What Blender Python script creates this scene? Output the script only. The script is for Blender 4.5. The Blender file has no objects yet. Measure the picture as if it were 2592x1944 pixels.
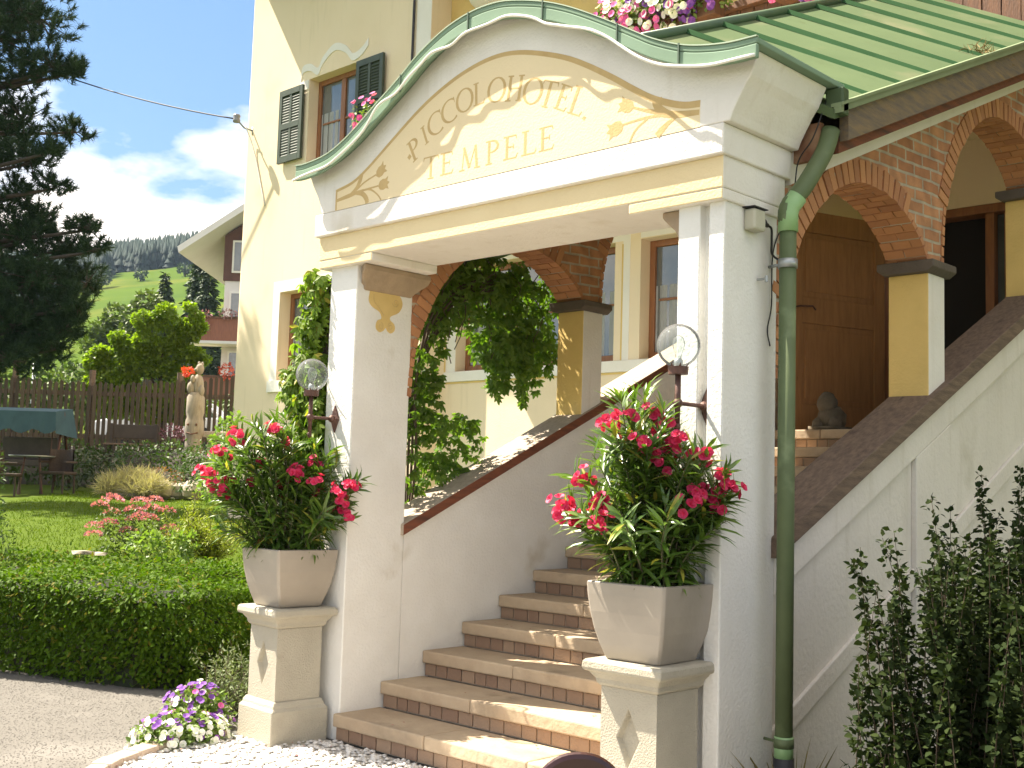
import bpy, bmesh, math, random
import numpy as np
from mathutils import Vector, Matrix
random.seed(7); RNG = np.random.default_rng(11)
S = bpy.context.scene
COL = S.collection
# ------------------------------------------------------------------ camera
R = [[0.723, 0.690, 0.029], [-0.040, 0.084, -0.996], [-0.690, 0.719, 0.089]]
yaw, pitch, roll = math.radians(-43.80900935), math.radians(5.08983223), math.radians(-1.68741949)
fwd = Vector((math.sin(yaw)*math.cos(pitch), math.cos(yaw)*math.cos(pitch), math.sin(pitch)))
rt = Vector((math.cos(yaw), -math.sin(yaw), 0)); dn = fwd.cross(rt)
r2 = math.cos(roll)*rt + math.sin(roll)*dn; d2 = -math.sin(roll)*rt + math.cos(roll)*dn
cam = bpy.data.cameras.new('camera'); camo = bpy.data.objects.new('camera', cam); COL.objects.link(camo)
camo.matrix_world = Matrix(((r2.x, -d2.x, -fwd.x, 0), (r2.y, -d2.y, -fwd.y, 0), (r2.z, -d2.z, -fwd.z, 1.6), (0, 0, 0, 1)))
cam.sensor_width = 36; cam.lens = 40.951; cam.clip_start = 0.05; cam.clip_end = 3000
S.camera = camo
# ------------------------------------------------------------------ light
SUN = Vector((0.5486, 0.2110, -0.8090)).normalized()
sl = bpy.data.lights.new('sun', 'SUN'); sl.energy = 5.0; sl.angle = math.radians(0.5); sl.color = (1.0, 0.90, 0.75)
so = bpy.data.objects.new('sun', sl); COL.objects.link(so); so.rotation_euler = SUN.to_track_quat('-Z', 'Y').to_euler()
so.location = (-20, -10, 30)
W = bpy.data.worlds.new('World'); S.world = W; W.use_nodes = True
nt = W.node_tree; nt.nodes.clear()
def N(t, tree=None, **kw):
    n = (tree or nt).nodes.new(t)
    for k, v in kw.items(): setattr(n, k, v)
    return n
sky = N('ShaderNodeTexSky', sky_type='NISHITA', sun_disc=False, sun_elevation=math.radians(54), sun_rotation=math.radians(249), air_density=1.0, dust_density=0.6, ozone_density=1.5)
bg = N('ShaderNodeBackground'); bg.inputs[1].default_value = 0.055
wo = N('ShaderNodeOutputWorld'); tc = N('ShaderNodeTexCoord'); mp = N('ShaderNodeMapping')
mp.inputs['Scale'].default_value = (1.0, 1.0, 2.3); mp.inputs['Location'].default_value = (0.35, 0.1, 0.0)
nz = N('ShaderNodeTexNoise'); nz.inputs['Scale'].default_value = 5.2; nz.inputs['Detail'].default_value = 9; nz.inputs['Roughness'].default_value = 0.52; nz.inputs['Distortion'].default_value = 0.1
cr = N('ShaderNodeValToRGB'); cr.color_ramp.elements[0].position = 0.50; cr.color_ramp.elements[1].position = 0.66
sx = N('ShaderNodeSeparateXYZ'); mr = N('ShaderNodeMapRange'); mr.inputs[1].default_value = 0.25; mr.inputs[2].default_value = 0.35; mr.inputs[3].default_value = 0.13; mr.inputs[4].default_value = -0.15
ad = N('ShaderNodeMath', operation='ADD'); mx = N('ShaderNodeMixRGB'); mx.inputs[2].default_value = (11.0, 10.1, 9.2, 1)
L = nt.links.new
L(tc.outputs['Generated'], mp.inputs[0]); L(mp.outputs[0], nz.inputs[0]); L(tc.outputs['Generated'], sx.inputs[0]); L(sx.outputs[2], mr.inputs[0])
m7 = N('ShaderNodeMapRange'); m7.inputs[1].default_value = 0.42; m7.inputs[2].default_value = 0.62; m7.inputs[3].default_value = 0.0; m7.inputs[4].default_value = 0.31; L(sx.outputs[2], m7.inputs[0]); a7 = N('ShaderNodeMath', operation='ADD'); L(mr.outputs[0], a7.inputs[0]); L(m7.outputs[0], a7.inputs[1])  # extra cloud cover added overhead, out of view, to keep the ambient light up
L(nz.outputs[0], ad.inputs[0]); L(a7.outputs[0], ad.inputs[1]); L(ad.outputs[0], cr.inputs[0]); L(cr.outputs[0], mx.inputs[0])
pale = N('ShaderNodeMixRGB'); pale.inputs[0].default_value = 0.45; pale.inputs[2].default_value = (1.0, 2.5, 4.6, 1); L(sky.outputs[0], pale.inputs[1]); L(pale.outputs[0], mx.inputs[1]); L(mx.outputs[0], bg.inputs[0]); L(bg.outputs[0], wo.inputs[0])
S.view_settings.view_transform = 'Standard'; S.view_settings.look = 'None'; S.view_settings.gamma = 1; S.view_settings.use_curve_mapping = False
S.view_settings.exposure = 1.82
S.render.engine = 'CYCLES'
try:
    S.cycles.use_denoising = True; S.cycles.max_bounces = 8; S.cycles.transparent_max_bounces = 12; S.cycles.caustics_reflective = False; S.cycles.caustics_refractive = False
except Exception: pass
# ------------------------------------------------------------------ materials
MATS = {}
def mat(name, c1, c2=None, scale=4.0, rough=0.8, bump=0.0, bscale=60.0, island=False, trans=0.0, metal=0.0, detail=6, stain=None, spec=0.5, stretch=None, kind='noise', coat=0.0, c3=None, streak=None):
    if name in MATS: return MATS[name]
    m = bpy.data.materials.new(name); m.use_nodes = True; t = m.node_tree; t.nodes.clear()
    def n(ty, **kw): return N(ty, t, **kw)
    o = n('ShaderNodeOutputMaterial'); p = n('ShaderNodeBsdfPrincipled'); k = t.links.new
    p.inputs['Roughness'].default_value = rough; p.inputs['Metallic'].default_value = metal; p.inputs['Specular IOR Level'].default_value = spec
    if coat: p.inputs['Coat Weight'].default_value = coat
    tcn = n('ShaderNodeTexCoord'); mpn = n('ShaderNodeMapping'); k(tcn.outputs['Object'], mpn.inputs[0])
    if stretch: mpn.inputs['Scale'].default_value = stretch
    col = None
    if c2 is None: p.inputs['Base Color'].default_value = (*c1, 1)
    else:
        mix = n('ShaderNodeMixRGB'); mix.inputs[1].default_value = (*c1, 1); mix.inputs[2].default_value = (*c2, 1)
        if island:
            g = n('ShaderNodeNewGeometry'); k(g.outputs['Random Per Island'], mix.inputs[0])
            if c3:
                th = n('ShaderNodeMath', operation='GREATER_THAN'); th.inputs[1].default_value = .955; k(g.outputs['Random Per Island'], th.inputs[0]); m3 = n('ShaderNodeMixRGB'); m3.inputs[2].default_value = (*c3, 1); k(mix.outputs[0], m3.inputs[1]); k(th.outputs[0], m3.inputs[0])
        else:
            tx = n('ShaderNodeTexNoise'); tx.inputs['Scale'].default_value = scale; tx.inputs['Detail'].default_value = detail; tx.inputs['Roughness'].default_value = 0.6
            k(mpn.outputs[0], tx.inputs[0]); rp = n('ShaderNodeValToRGB'); rp.color_ramp.elements[0].position = 0.35; rp.color_ramp.elements[1].position = 0.68
            k(tx.outputs[0], rp.inputs[0]); k(rp.outputs[0], mix.inputs[0])
        col = m3.outputs[0] if (island and c3) else mix.outputs[0]
        if stain:
            sc, sscale, lo = stain
            m2 = n('ShaderNodeMixRGB'); m2.inputs[2].default_value = (*sc, 1); t2 = n('ShaderNodeTexNoise'); t2.inputs['Scale'].default_value = sscale; t2.inputs['Detail'].default_value = 7
            r3 = n('ShaderNodeValToRGB'); r3.color_ramp.elements[0].position = lo; r3.color_ramp.elements[1].position = min(1, lo+0.16)
            k(mpn.outputs[0], t2.inputs[0]); k(t2.outputs[0], r3.inputs[0]); k(r3.outputs[0], m2.inputs[0]); k(col, m2.inputs[1]); col = m2.outputs[0]
        if streak:
            ms_ = n('ShaderNodeMapping'); ms_.inputs['Scale'].default_value = (7, 7, .55); k(tcn.outputs['Object'], ms_.inputs[0]); ts = n('ShaderNodeTexNoise'); ts.inputs['Scale'].default_value = 1.6; ts.inputs['Detail'].default_value = 6; k(ms_.outputs[0], ts.inputs[0])
            rs_ = n('ShaderNodeValToRGB'); rs_.color_ramp.elements[0].position = streak[1]; rs_.color_ramp.elements[1].position = streak[1]+.22; rs_.color_ramp.elements[1].color = (.75, .75, .75, 1); k(ts.outputs[0], rs_.inputs[0]); m4 = n('ShaderNodeMixRGB'); m4.inputs[2].default_value = (*streak[0], 1); k(rs_.outputs[0], m4.inputs[0]); k(col, m4.inputs[1]); col = m4.outputs[0]
        k(col, p.inputs['Base Color'])
    if bump:
        b = n('ShaderNodeBump'); b.inputs['Strength'].default_value = bump; b.inputs['Distance'].default_value = 0.01
        tb = n('ShaderNodeTexNoise'); tb.inputs['Scale'].default_value = bscale; tb.inputs['Detail'].default_value = 5
        k(mpn.outputs[0], tb.inputs[0]); k(tb.outputs[0], b.inputs['Height']); k(b.outputs[0], p.inputs['Normal'])
    if trans:
        tr = n('ShaderNodeBsdfTranslucent'); ms = n('ShaderNodeMixShader'); ms.inputs[0].default_value = trans
        if col is not None:
            br = n('ShaderNodeMixRGB', blend_type='MULTIPLY'); br.inputs[0].default_value = 1; br.inputs[2].default_value = (1.7, 1.9, 0.8, 1); k(col, br.inputs[1]); k(br.outputs[0], tr.inputs[0])
        else: tr.inputs[0].default_value = (*[min(1, c*1.5) for c in c1], 1)
        k(p.outputs[0], ms.inputs[1]); k(tr.outputs[0], ms.inputs[2]); k(ms.outputs[0], o.inputs[0])
    else: k(p.outputs[0], o.inputs[0])
    MATS[name] = m; return m
def brick_mat(name, rot, cols, mortar, bw, bh, msize=0.010, plane='YZ', bump=0.6, vary=0.55):
    m = bpy.data.materials.new(name); m.use_nodes = True; t = m.node_tree; t.nodes.clear(); k = t.links.new
    def n(ty, **kw): return N(ty, t, **kw)
    o = n('ShaderNodeOutputMaterial'); p = n('ShaderNodeBsdfPrincipled'); p.inputs['Roughness'].default_value = 0.9
    tcn = n('ShaderNodeTexCoord'); sp = n('ShaderNodeSeparateXYZ'); cb = n('ShaderNodeCombineXYZ'); mpn = n('ShaderNodeMapping'); mpn.inputs['Rotation'].default_value = (0, 0, rot)
    k(tcn.outputs['Object'], sp.inputs[0]); k(sp.outputs[1 if plane == 'YZ' else 0], cb.inputs[0]); k(sp.outputs[2], cb.inputs[1]); k(cb.outputs[0], mpn.inputs[0])
    wob = n('ShaderNodeTexNoise'); wob.inputs['Scale'].default_value = 7; k(cb.outputs[0], wob.inputs[0])
    wa = n('ShaderNodeVectorMath', operation='SCALE'); wa.inputs['Scale'].default_value = 0.02; k(wob.outputs['Color'], wa.inputs[0])
    va = n('ShaderNodeVectorMath', operation='ADD'); k(mpn.outputs[0], va.inputs[0]); k(wa.outputs[0], va.inputs[1])
    b = n('ShaderNodeTexBrick'); b.inputs['Scale'].default_value = 1; b.inputs['Brick Width'].default_value = bw; b.inputs['Row Height'].default_value = bh
    b.inputs['Mortar Size'].default_value = msize; b.inputs['Mortar Smooth'].default_value = 0.3; b.inputs['Bias'].default_value = 0
    b.inputs['Color1'].default_value = (*cols[0], 1); b.inputs['Color2'].default_value = (*cols[1], 1); b.inputs['Mortar'].default_value = (*mortar, 1); k(va.outputs[0], b.inputs[0])
    nz = n('ShaderNodeTexNoise'); nz.inputs['Scale'].default_value = 9; nz.inputs['Detail'].default_value = 8; k(cb.outputs[0], nz.inputs[0])
    mx = n('ShaderNodeMixRGB', blend_type='MULTIPLY'); mx.inputs[0].default_value = vary; k(b.outputs[0], mx.inputs[1])
    rp = n('ShaderNodeValToRGB'); rp.color_ramp.elements[0].position = 0.3; rp.color_ramp.elements[0].color = (0.45, 0.42, 0.4, 1); rp.color_ramp.elements[1].position = 0.7; rp.color_ramp.elements[1].color = (1.25, 1.2, 1.1, 1)
    k(nz.outputs[0], rp.inputs[0]); k(rp.outputs[0], mx.inputs[2]); k(mx.outputs[0], p.inputs['Base Color'])
    bp = n('ShaderNodeBump'); bp.inputs['Strength'].default_value = bump; bp.inputs['Distance'].default_value = 0.012; bp.invert = True; k(b.outputs['Fac'], bp.inputs['Height']); k(bp.outputs[0], p.inputs['Normal'])
    k(p.outputs[0], o.inputs[0]); return m
M = {}
M['white'] = mat('white_plaster', (.80, .765, .71), (.73, .69, .63), 2.2, .92, .45, 60, stain=((.56, .50, .38), 1.6, .63), streak=((.66, .61, .53), .57))
M['whitepil'] = mat('pillar_plaster', (.80, .79, .75), (.71, .69, .64), 1.7, .92, .45, 55, stain=((.50, .44, .33), 2.1, .69))
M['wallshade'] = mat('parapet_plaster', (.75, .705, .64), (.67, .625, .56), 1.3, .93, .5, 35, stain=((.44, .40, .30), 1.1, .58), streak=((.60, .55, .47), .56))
M['cream'] = mat('cream_plaster', (.80, .67, .475), (.765, .63, .43), .9, .93, .3, 70, stain=((.68, .57, .36), .9, .60), streak=((.66, .55, .36), .58))
M['beam'] = mat('beam_cream_plaster', (.78, .64, .39), (.73, .585, .34), 1.4, .92, .35, 80, stain=((.58, .45, .24), 2.4, .68))
M['panel'] = mat('panel_paint', (.80, .665, .43), (.77, .63, .395), 1.1, .92, .25, 80)
M['brown_paint'] = mat('ochre_paint', (.57, .41, .19), (.50, .35, .155), 9, .9, .2, 80)
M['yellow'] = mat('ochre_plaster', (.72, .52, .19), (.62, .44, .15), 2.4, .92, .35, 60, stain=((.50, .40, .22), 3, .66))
M['trimwhite'] = mat('window_trim_paint', (.80, .77, .70), (.74, .71, .63), 1.6, .9, .2, 70)
M['sand'] = mat('sandstone', (.50, .39, .265), (.40, .30, .20), 3.2, .85, .6, 28, stain=((.30, .23, .155), 3.0, .57))
M['tile'] = mat('terracotta_tile', (.38, .26, .17), (.28, .175, .115), 5, .85, .4, 60, island=True)
M['grout'] = mat('grout', (.40, .33, .25), (.32, .26, .2), 8, .95)
M['conc'] = mat('cast_stone', (.435, .40, .318), (.365, .335, .265), 2.6, .92, .6, 110, stain=((.32, .29, .22), 3.2, .62))
M['pot'] = mat('glazed_beige_clay', (.37, .325, .268), (.305, .268, .22), 2.1, .33, .12, 25, stain=((.50, .43, .35), 1.5, .62), spec=.6)
M['soil'] = mat('soil', (.03, .022, .016), (.06, .045, .03), 20, 1, .8, 50)
M['metalgreen'] = mat('pale_green_sheet_metal', (.215, .31, .225), (.18, .26, .185), 2.5, .8, .06, 5, stain=((.26, .37, .25), 1.1, .6), spec=.15)
M['roofgreen'] = mat('green_roof_metal', (.105, .145, .070), (.088, .125, .060), 1.3, .9, .5, 2.2, stain=((.16, .17, .095), 1.7, .56), spec=.08, streak=((.085, .11, .05), .60))
M['pipe'] = mat('green_pipe_paint', (.115, .150, .070), (.095, .125, .058), 6, .55, .05, 30, stain=((.2, .25, .13), 5, .60), spec=.3)
M['pipelight'] = mat('new_green_pipe_paint', (.27, .44, .2), (.24, .4, .18), 3, .4)
M['darkpipe'] = mat('dark_cast_iron', (.022, .02, .025), (.035, .032, .035), 14, .6, .2, 60)
M['iron'] = mat('rusty_brown_iron', (.13, .062, .045), (.085, .045, .036), 22, .55, .25, 80, metal=.3)
M['zinc'] = mat('zinc', (.4, .42, .42), (.3, .32, .32), 20, .45, metal=.7)
M['oldwood'] = mat('weathered_grey_wood', (.215, .15, .105), (.115, .082, .06), 5, .9, .7, 30, stretch=(9, 1.2, 9), stain=((.09, .06, .045), 1.6, .6))
M['palewood'] = mat('sun_bleached_wood', (.50, .42, .33), (.36, .30, .24), 5, .9, .7, 30, stretch=(9, 1.2, 9), stain=((.15, .11, .09), 1.4, .64))
M['redwood'] = mat('red_brown_timber', (.22, .07, .03), (.12, .045, .025), 5, .8, .4, 30, stretch=(8, 1, 8), stain=((.06, .03, .02), 2, .6))
M['brownwood'] = mat('brown_timber', (.19, .085, .04), (.10, .05, .03), 4, .75, .4, 26, stretch=(7, 7, .9), stain=((.06, .04, .03), 2, .62))
M['doorwood'] = mat('knotty_pine_door', (.40, .20, .075), (.30, .145, .055), 3, .65, .2, 26, stretch=(8, 8, 1), stain=((.06, .028, .015), 5, .7))
M['windowwood'] = mat('window_oak', (.30, .125, .045), (.21, .085, .035), 4, .5, .15, 30, stretch=(6, 6, 1.2))
M['shutter'] = mat('dark_green_shutter_paint', (.055, .075, .05), (.04, .055, .038), 6, .55, .15, 40)
M['black'] = mat('black_rubber', (.012, .012, .013), rough=.6)
M['boxgrey'] = mat('cream_plastic', (.5, .48, .38), (.44, .42, .33), 5, .55)
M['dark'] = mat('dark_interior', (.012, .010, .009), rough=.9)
M['figure'] = mat('dark_mossy_stone', (.17, .14, .10), (.10, .085, .06), 9, .95, .8, 24)
M['stone'] = mat('pale_stone', (.42, .37, .28), (.28, .25, .19), 6, .95, .8, 20)
M['corbel'] = mat('rough_stone', (.40, .30, .20), (.30, .225, .15), 5, .95, .9, 25)
M['brick'] = brick_mat('brick_courses', math.radians(-3), ((.50, .25, .13), (.38, .17, .085)), (.43, .37, .29), .23, .075)
M['brickisl'] = mat('arch_bricks', (.52, .25, .115), (.36, .16, .08), 5, .92, .6, 35, island=True)
M['mortar'] = mat('lime_mortar', (.40, .33, .25), (.33, .27, .2), 9, .95, .6, 50)
M['rope'] = mat('white_rope_light', (.80, .80, .74), rough=.35)
def glass_mat():
    m = bpy.data.materials.new('clear_glass'); m.use_nodes = True; t = m.node_tree; t.nodes.clear(); k = t.links.new
    o = N('ShaderNodeOutputMaterial', t); a = N('ShaderNodeBsdfTransparent', t); a.inputs[0].default_value = (.93, .96, .95, 1); g = N('ShaderNodeBsdfGlossy', t); g.inputs['Roughness'].default_value = 0.04
    d = N('ShaderNodeBsdfDiffuse', t); d.inputs[0].default_value = (.8, .8, .8, 1)
    lw = N('ShaderNodeLayerWeight', t); lw.inputs[0].default_value = 0.12; mxs = N('ShaderNodeMixShader', t); m2 = N('ShaderNodeMixShader', t); m2.inputs[0].default_value = 0.10
    k(lw.outputs['Fresnel'], mxs.inputs[0]); k(a.outputs[0], mxs.inputs[1]); k(g.outputs[0], mxs.inputs[2]); k(mxs.outputs[0], m2.inputs[1]); k(d.outputs[0], m2.inputs[2]); k(m2.outputs[0], o.inputs[0]); return m
M['glass'] = glass_mat()
M['pane'] = mat('window_pane', (.13, .15, .155), (.06, .07, .075), 1.2, .06, spec=1.0, coat=.6)
M['curtain'] = mat('white_curtain', (.38, .39, .38), (.28, .29, .29), 10, .9, .3, 20, stretch=(14, 1, 1))
# ------------------------------------------------------------------ builders
def tag(o, label=None, cat=None, group=None, kind=None):
    if label: o['label'] = label
    if cat: o['category'] = cat
    if group: o['group'] = group
    if kind: o['kind'] = kind
    return o
def empty(name, loc, label, cat, group=None, rz=0):
    o = bpy.data.objects.new(name, None); COL.objects.link(o); o.location = loc; o.rotation_euler = (0, 0, rz); o.empty_display_size = .2
    return tag(o, label, cat, group)
def link(name, me, mats, parent=None, smooth=False, bevel=0, loc=None):
    for m in (mats if isinstance(mats, (list, tuple)) else [mats]): me.materials.append(m)
    o = bpy.data.objects.new(name, me); COL.objects.link(o)
    if parent is not None:
        o.parent = parent
        # geometry is given in world space: keep it there
        w = world(parent); o.matrix_parent_inverse = w.inverted()
    if smooth: me.polygons.foreach_set('use_smooth', [True]*len(me.polygons))
    if bevel:
        b = o.modifiers.new('bevel', 'BEVEL'); b.width = bevel; b.segments = 2; b.limit_method = 'ANGLE'; b.angle_limit = math.radians(40)
    return o
def world(o):
    m = Matrix.LocRotScale(o.location, o.rotation_euler, o.scale)
    if o.parent is not None: m = world(o.parent) @ o.matrix_parent_inverse @ m
    return m
class MB:
    def __init__(s): s.v = []; s.f = []; s.mi = []
    def add(s, vs, fs, mi=0):
        b = len(s.v); s.v += [tuple(p) for p in vs]; s.f += [tuple(i+b for i in f) for f in fs]; s.mi += [mi]*len(fs); return s
    def box(s, x0, x1, y0, y1, z0, z1, mi=0, T=None):
        vs = [(x, y, z) for x in (x0, x1) for y in (y0, y1) for z in (z0, z1)]
        if T is not None: vs = [T @ Vector(p) for p in vs]
        return s.add(vs, [(0, 1, 3, 2), (4, 6, 7, 5), (0, 4, 5, 1), (2, 3, 7, 6), (0, 2, 6, 4), (1, 5, 7, 3)], mi)
    def prism(s, poly, axis, a, b, mi=0):
        # poly in the two other axes; axis 'X': (y,z)  'Y': (x,z)  'Z': (x,y)
        def P(p, t): return {'X': (t, p[0], p[1]), 'Y': (p[0], t, p[1]), 'Z': (p[0], p[1], t)}[axis]
        n = len(poly); vs = [P(p, a) for p in poly]+[P(p, b) for p in poly]
        return s.add(vs, [tuple(range(n)), tuple(range(2*n-1, n-1, -1))]+[(i, i+n, (i+1) % n+n, (i+1) % n) for i in range(n)], mi)
    def strip2(s, lo, hi, axis, a, b, mi=0):
        """solid between polylines lo and hi (same count) extruded along axis a..b"""
        def P(p, t): return {'X': (t, p[0], p[1]), 'Y': (p[0], t, p[1]), 'Z': (p[0], p[1], t)}[axis]
        n = len(lo); vs = [P(p, a) for p in lo]+[P(p, a) for p in hi]+[P(p, b) for p in lo]+[P(p, b) for p in hi]
        f = []
        for i in range(n-1):
            f += [(i, i+1, n+i+1, n+i), (2*n+i, 3*n+i, 3*n+i+1, 2*n+i+1), (i, 2*n+i, 2*n+i+1, i+1), (n+i, n+i+1, 3*n+i+1, 3*n+i)]
        f += [(0, n, 3*n, 2*n), (n-1, 3*n-1, 4*n-1, 2*n-1)]
        return s.add(vs, f, mi)
    def tube(s, pts, r, k=8, mi=0, cap=True):
        pts = [Vector(p) for p in pts]; n = len(pts); rs = r if isinstance(r, (list, tuple)) else [r]*n; vs = []; up = None
        for i, p in enumerate(pts):
            d = (pts[min(i+1, n-1)]-pts[max(i-1, 0)])
            d = d.normalized() if d.length > 1e-9 else Vector((0, 0, 1))
            if up is None: up = d.orthogonal().normalized()
            up = (up-d*up.dot(d)); up = up.normalized() if up.length > 1e-6 else d.orthogonal().normalized()
            w = d.cross(up)
            for j in range(k):
                a = 2*math.pi*j/k; vs.append(p+(up*math.cos(a)+w*math.sin(a))*rs[i])
        f = [(i*k+j, i*k+(j+1) % k, (i+1)*k+(j+1) % k, (i+1)*k+j) for i in range(n-1) for j in range(k)]
        if cap: f += [tuple(range(k-1, -1, -1)), tuple((n-1)*k+j for j in range(k))]
        return s.add(vs, f, mi)
    def lathe(s, prof, c, k=24, mi=0, sq=None):
        vs = []; n = len(prof)
        for r, z in prof:
            for j in range(k):
                a = 2*math.pi*j/k
                if sq: ca, sa = math.cos(a), math.sin(a); q = r/max(abs(ca), abs(sa)) if sq == 1 else r; vs.append((c[0]+q*ca, c[1]+q*sa, c[2]+z))
                else: vs.append((c[0]+r*math.cos(a), c[1]+r*math.sin(a), c[2]+z))
        f = [(i*k+j, i*k+(j+1) % k, (i+1)*k+(j+1) % k, (i+1)*k+j) for i in range(n-1) for j in range(k)]
        f += [tuple(range(k-1, -1, -1)), tuple((n-1)*k+j for j in range(k))]
        return s.add(vs, f, mi)
    def ball(s, c, rx, ry, rz, k=12, n=8, mi=0, jit=0):
        vs = []
        for i in range(n+1):
            th = math.pi*i/n
            for j in range(k):
                a = 2*math.pi*j/k; q = 1+random.uniform(-jit, jit)
                vs.append((c[0]+rx*q*math.sin(th)*math.cos(a), c[1]+ry*q*math.sin(th)*math.sin(a), c[2]+rz*q*math.cos(th)))
        return s.add(vs, [(i*k+j, (i+1)*k+j, (i+1)*k+(j+1) % k, i*k+(j+1) % k) for i in range(n) for j in range(k)], mi)
    def build(s, name, mats, parent=None, smooth=False, bevel=0, fix=True):
        me = bpy.data.meshes.new(name); me.from_pydata(s.v, [], s.f); me.polygons.foreach_set('material_index', s.mi)
        if fix:
            bm = bmesh.new(); bm.from_mesh(me); bmesh.ops.recalc_face_normals(bm, faces=bm.faces); bm.to_mesh(me); bm.free()
        me.update(); return link(name, me, mats, parent, smooth, bevel)
def npmesh(name, V, F, mats, parent=None, smooth=False, mi=None):
    me = bpy.data.meshes.new(name); nv, nf, k = len(V), len(F), F.shape[1]
    me.vertices.add(nv); me.vertices.foreach_set('co', np.ascontiguousarray(V, np.float32).ravel())
    me.loops.add(nf*k); me.loops.foreach_set('vertex_index', np.ascontiguousarray(F, np.int32).ravel())
    me.polygons.add(nf); me.polygons.foreach_set('loop_start', np.arange(0, nf*k, k, dtype=np.int32))
    if mi is not None: me.polygons.foreach_set('material_index', np.ascontiguousarray(mi, np.int32))
    me.update(calc_edges=True); return link(name, me, mats, parent, smooth)
def nrm(a): return a/np.maximum(np.linalg.norm(a, axis=-1, keepdims=True), 1e-9)
# leaf templates: rows (along, across, lift); quads
TL = {
 'lance': (np.array([[0, -.06, 0], [0, .06, 0], [.3, -.5, .02], [.3, 0, -.01], [.3, .5, .02], [.68, -.42, -.03], [.68, 0, -.055], [.68, .42, -.03], [1, 0, -.16]]),
           np.array([[0, 2, 3, 3], [0, 3, 1, 1], [1, 3, 4, 4], [2, 5, 6, 3], [3, 6, 7, 4], [5, 8, 6, 6], [6, 8, 7, 7]])),
 'ovate': (np.array([[0, 0, 0], [.35, -.5, .05], [.4, 0, -.02], [.35, .5, .05], [.75, -.3, -.03], [.75, .3, -.03], [1, 0, -.14]]),
           np.array([[0, 1, 2, 2], [0, 2, 3, 3], [1, 4, 6, 2], [3, 2, 6, 5]])),
 'quad': (np.array([[0, 0, 0], [.5, -.5, .04], [1, 0, -.06], [.5, .5, .04]]), np.array([[0, 1, 2, 3]])),
 'needle': (np.array([[0, -.5, 0], [0, .5, 0], [1, 0, 0]]), np.array([[0, 1, 2]])),
 'petal': (np.array([[0, -.12, 0], [0, .12, 0], [.75, .5, .12], [1, 0, .10], [.75, -.5, .12]]), np.array([[0, 1, 2, 3], [0, 3, 4, 4]])),
}
def leaf_arrays(P, D, Nn, Ln, Wd, shape):
    T, F = TL[shape]; D = nrm(D); B = nrm(np.cross(Nn, D)); U = np.cross(D, B); n = len(P); k = len(T)
    Ln = np.broadcast_to(np.asarray(Ln, float), (n,)); Wd = np.broadcast_to(np.asarray(Wd, float), (n,))
    V = P[:, None, :]+D[:, None, :]*(T[None, :, 0:1]*Ln[:, None, None])+B[:, None, :]*(T[None, :, 1:2]*Wd[:, None, None])+U[:, None, :]*(T[None, :, 2:3]*Ln[:, None, None])
    Fa = (F[None]+np.arange(n)[:, None, None]*k).reshape(-1, F.shape[1]); return V.reshape(-1, 3), Fa
def tri_fix(F):
    return F
def leaves(name, P, D, Nn, Ln, Wd, shape, m, parent=None):
    V, F = leaf_arrays(np.asarray(P, float), np.asarray(D, float), np.asarray(Nn, float), Ln, Wd, shape)
    return soup(name, V, F, m, parent)
def soup(name, V, F, m, parent=None):
    if F.shape[1] == 4 and (F[:, 2] == F[:, 3]).any():
        deg = F[:, 2] == F[:, 3]; q = F[~deg]; t = F[deg][:, :3]
        T3 = np.concatenate([q[:, [0, 1, 2]], q[:, [0, 2, 3]], t]) if len(q) else t
        return npmesh(name, V, T3, m, parent)
    return npmesh(name, V, F, m, parent)
def rdir(n): return nrm(RNG.normal(size=(n, 3)))
# ground frame looking along the view: u to the right, d ahead
RH = np.array([math.cos(yaw), -math.sin(yaw), 0]); FH = np.array([math.sin(yaw), math.cos(yaw), 0])
def G(u, d, z): return tuple(RH*u+FH*d+np.array([0, 0, z]))
def GV(u, d, z): return Vector(G(u, d, z))
# ================================================================== ground
def catmull(P, n):
    P = [np.array(p, float) for p in P]; P = [2*P[0]-P[1]]+P+[2*P[-1]-P[-2]]; out = []; m = len(P)-3
    for i in range(m):
        for j in range(n):
            t = j/n; a, b, c, d = P[i:i+4]
            out.append(.5*((2*b)+(-a+c)*t+(2*a-5*b+4*c-d)*t*t+(-a+3*b-3*c+d)*t**3))
    out.append(P[-2]); return out
def grid(name, us, ds, zf, m, kind='structure', smooth=True):
    V = []; nu, nd = len(us), len(ds)
    for d in ds:
        for u in us: V.append(G(u, d, zf(u, d)))
    F = [(j*nu+i, j*nu+i+1, (j+1)*nu+i+1, (j+1)*nu+i) for j in range(nd-1) for i in range(nu-1)]
    o = npmesh(name, np.array(V), np.array(F), m, None, smooth); o['kind'] = kind; return o
M['gravel'] = mat('grey_gravel', (.150, .138, .120), (.100, .093, .082), 70, .95, .5, 160, detail=10, stain=((.17, .158, .14), 1.3, .5))
M['lawn'] = mat('lawn_green', (.070, .108, .007), (.050, .084, .006), 5, .95, .9, 60, detail=10, stain=((.10, .115, .015), .9, .6), spec=.1)
M['meadow'] = mat('meadow_green', (.058, .098, .004), (.036, .070, .004), .03, .95, 0, stain=((.085, .105, .010), .05, .5), stretch=(1, 1, 3), spec=.05)
M['earth'] = mat('earth', (.045, .04, .026), (.03, .028, .018), 3, 1, .5, 30)
M['field'] = mat('far_ground_green', (.09, .13, .03), (.07, .10, .03), .05, 1)
tag(npmesh('ground', np.array([(-900, -900, -.03), (900, -900, -.03), (900, 900, -.03), (-900, 900, -.03)]), np.array([(0, 1, 2, 3)]), M['field']), kind='structure')
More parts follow.
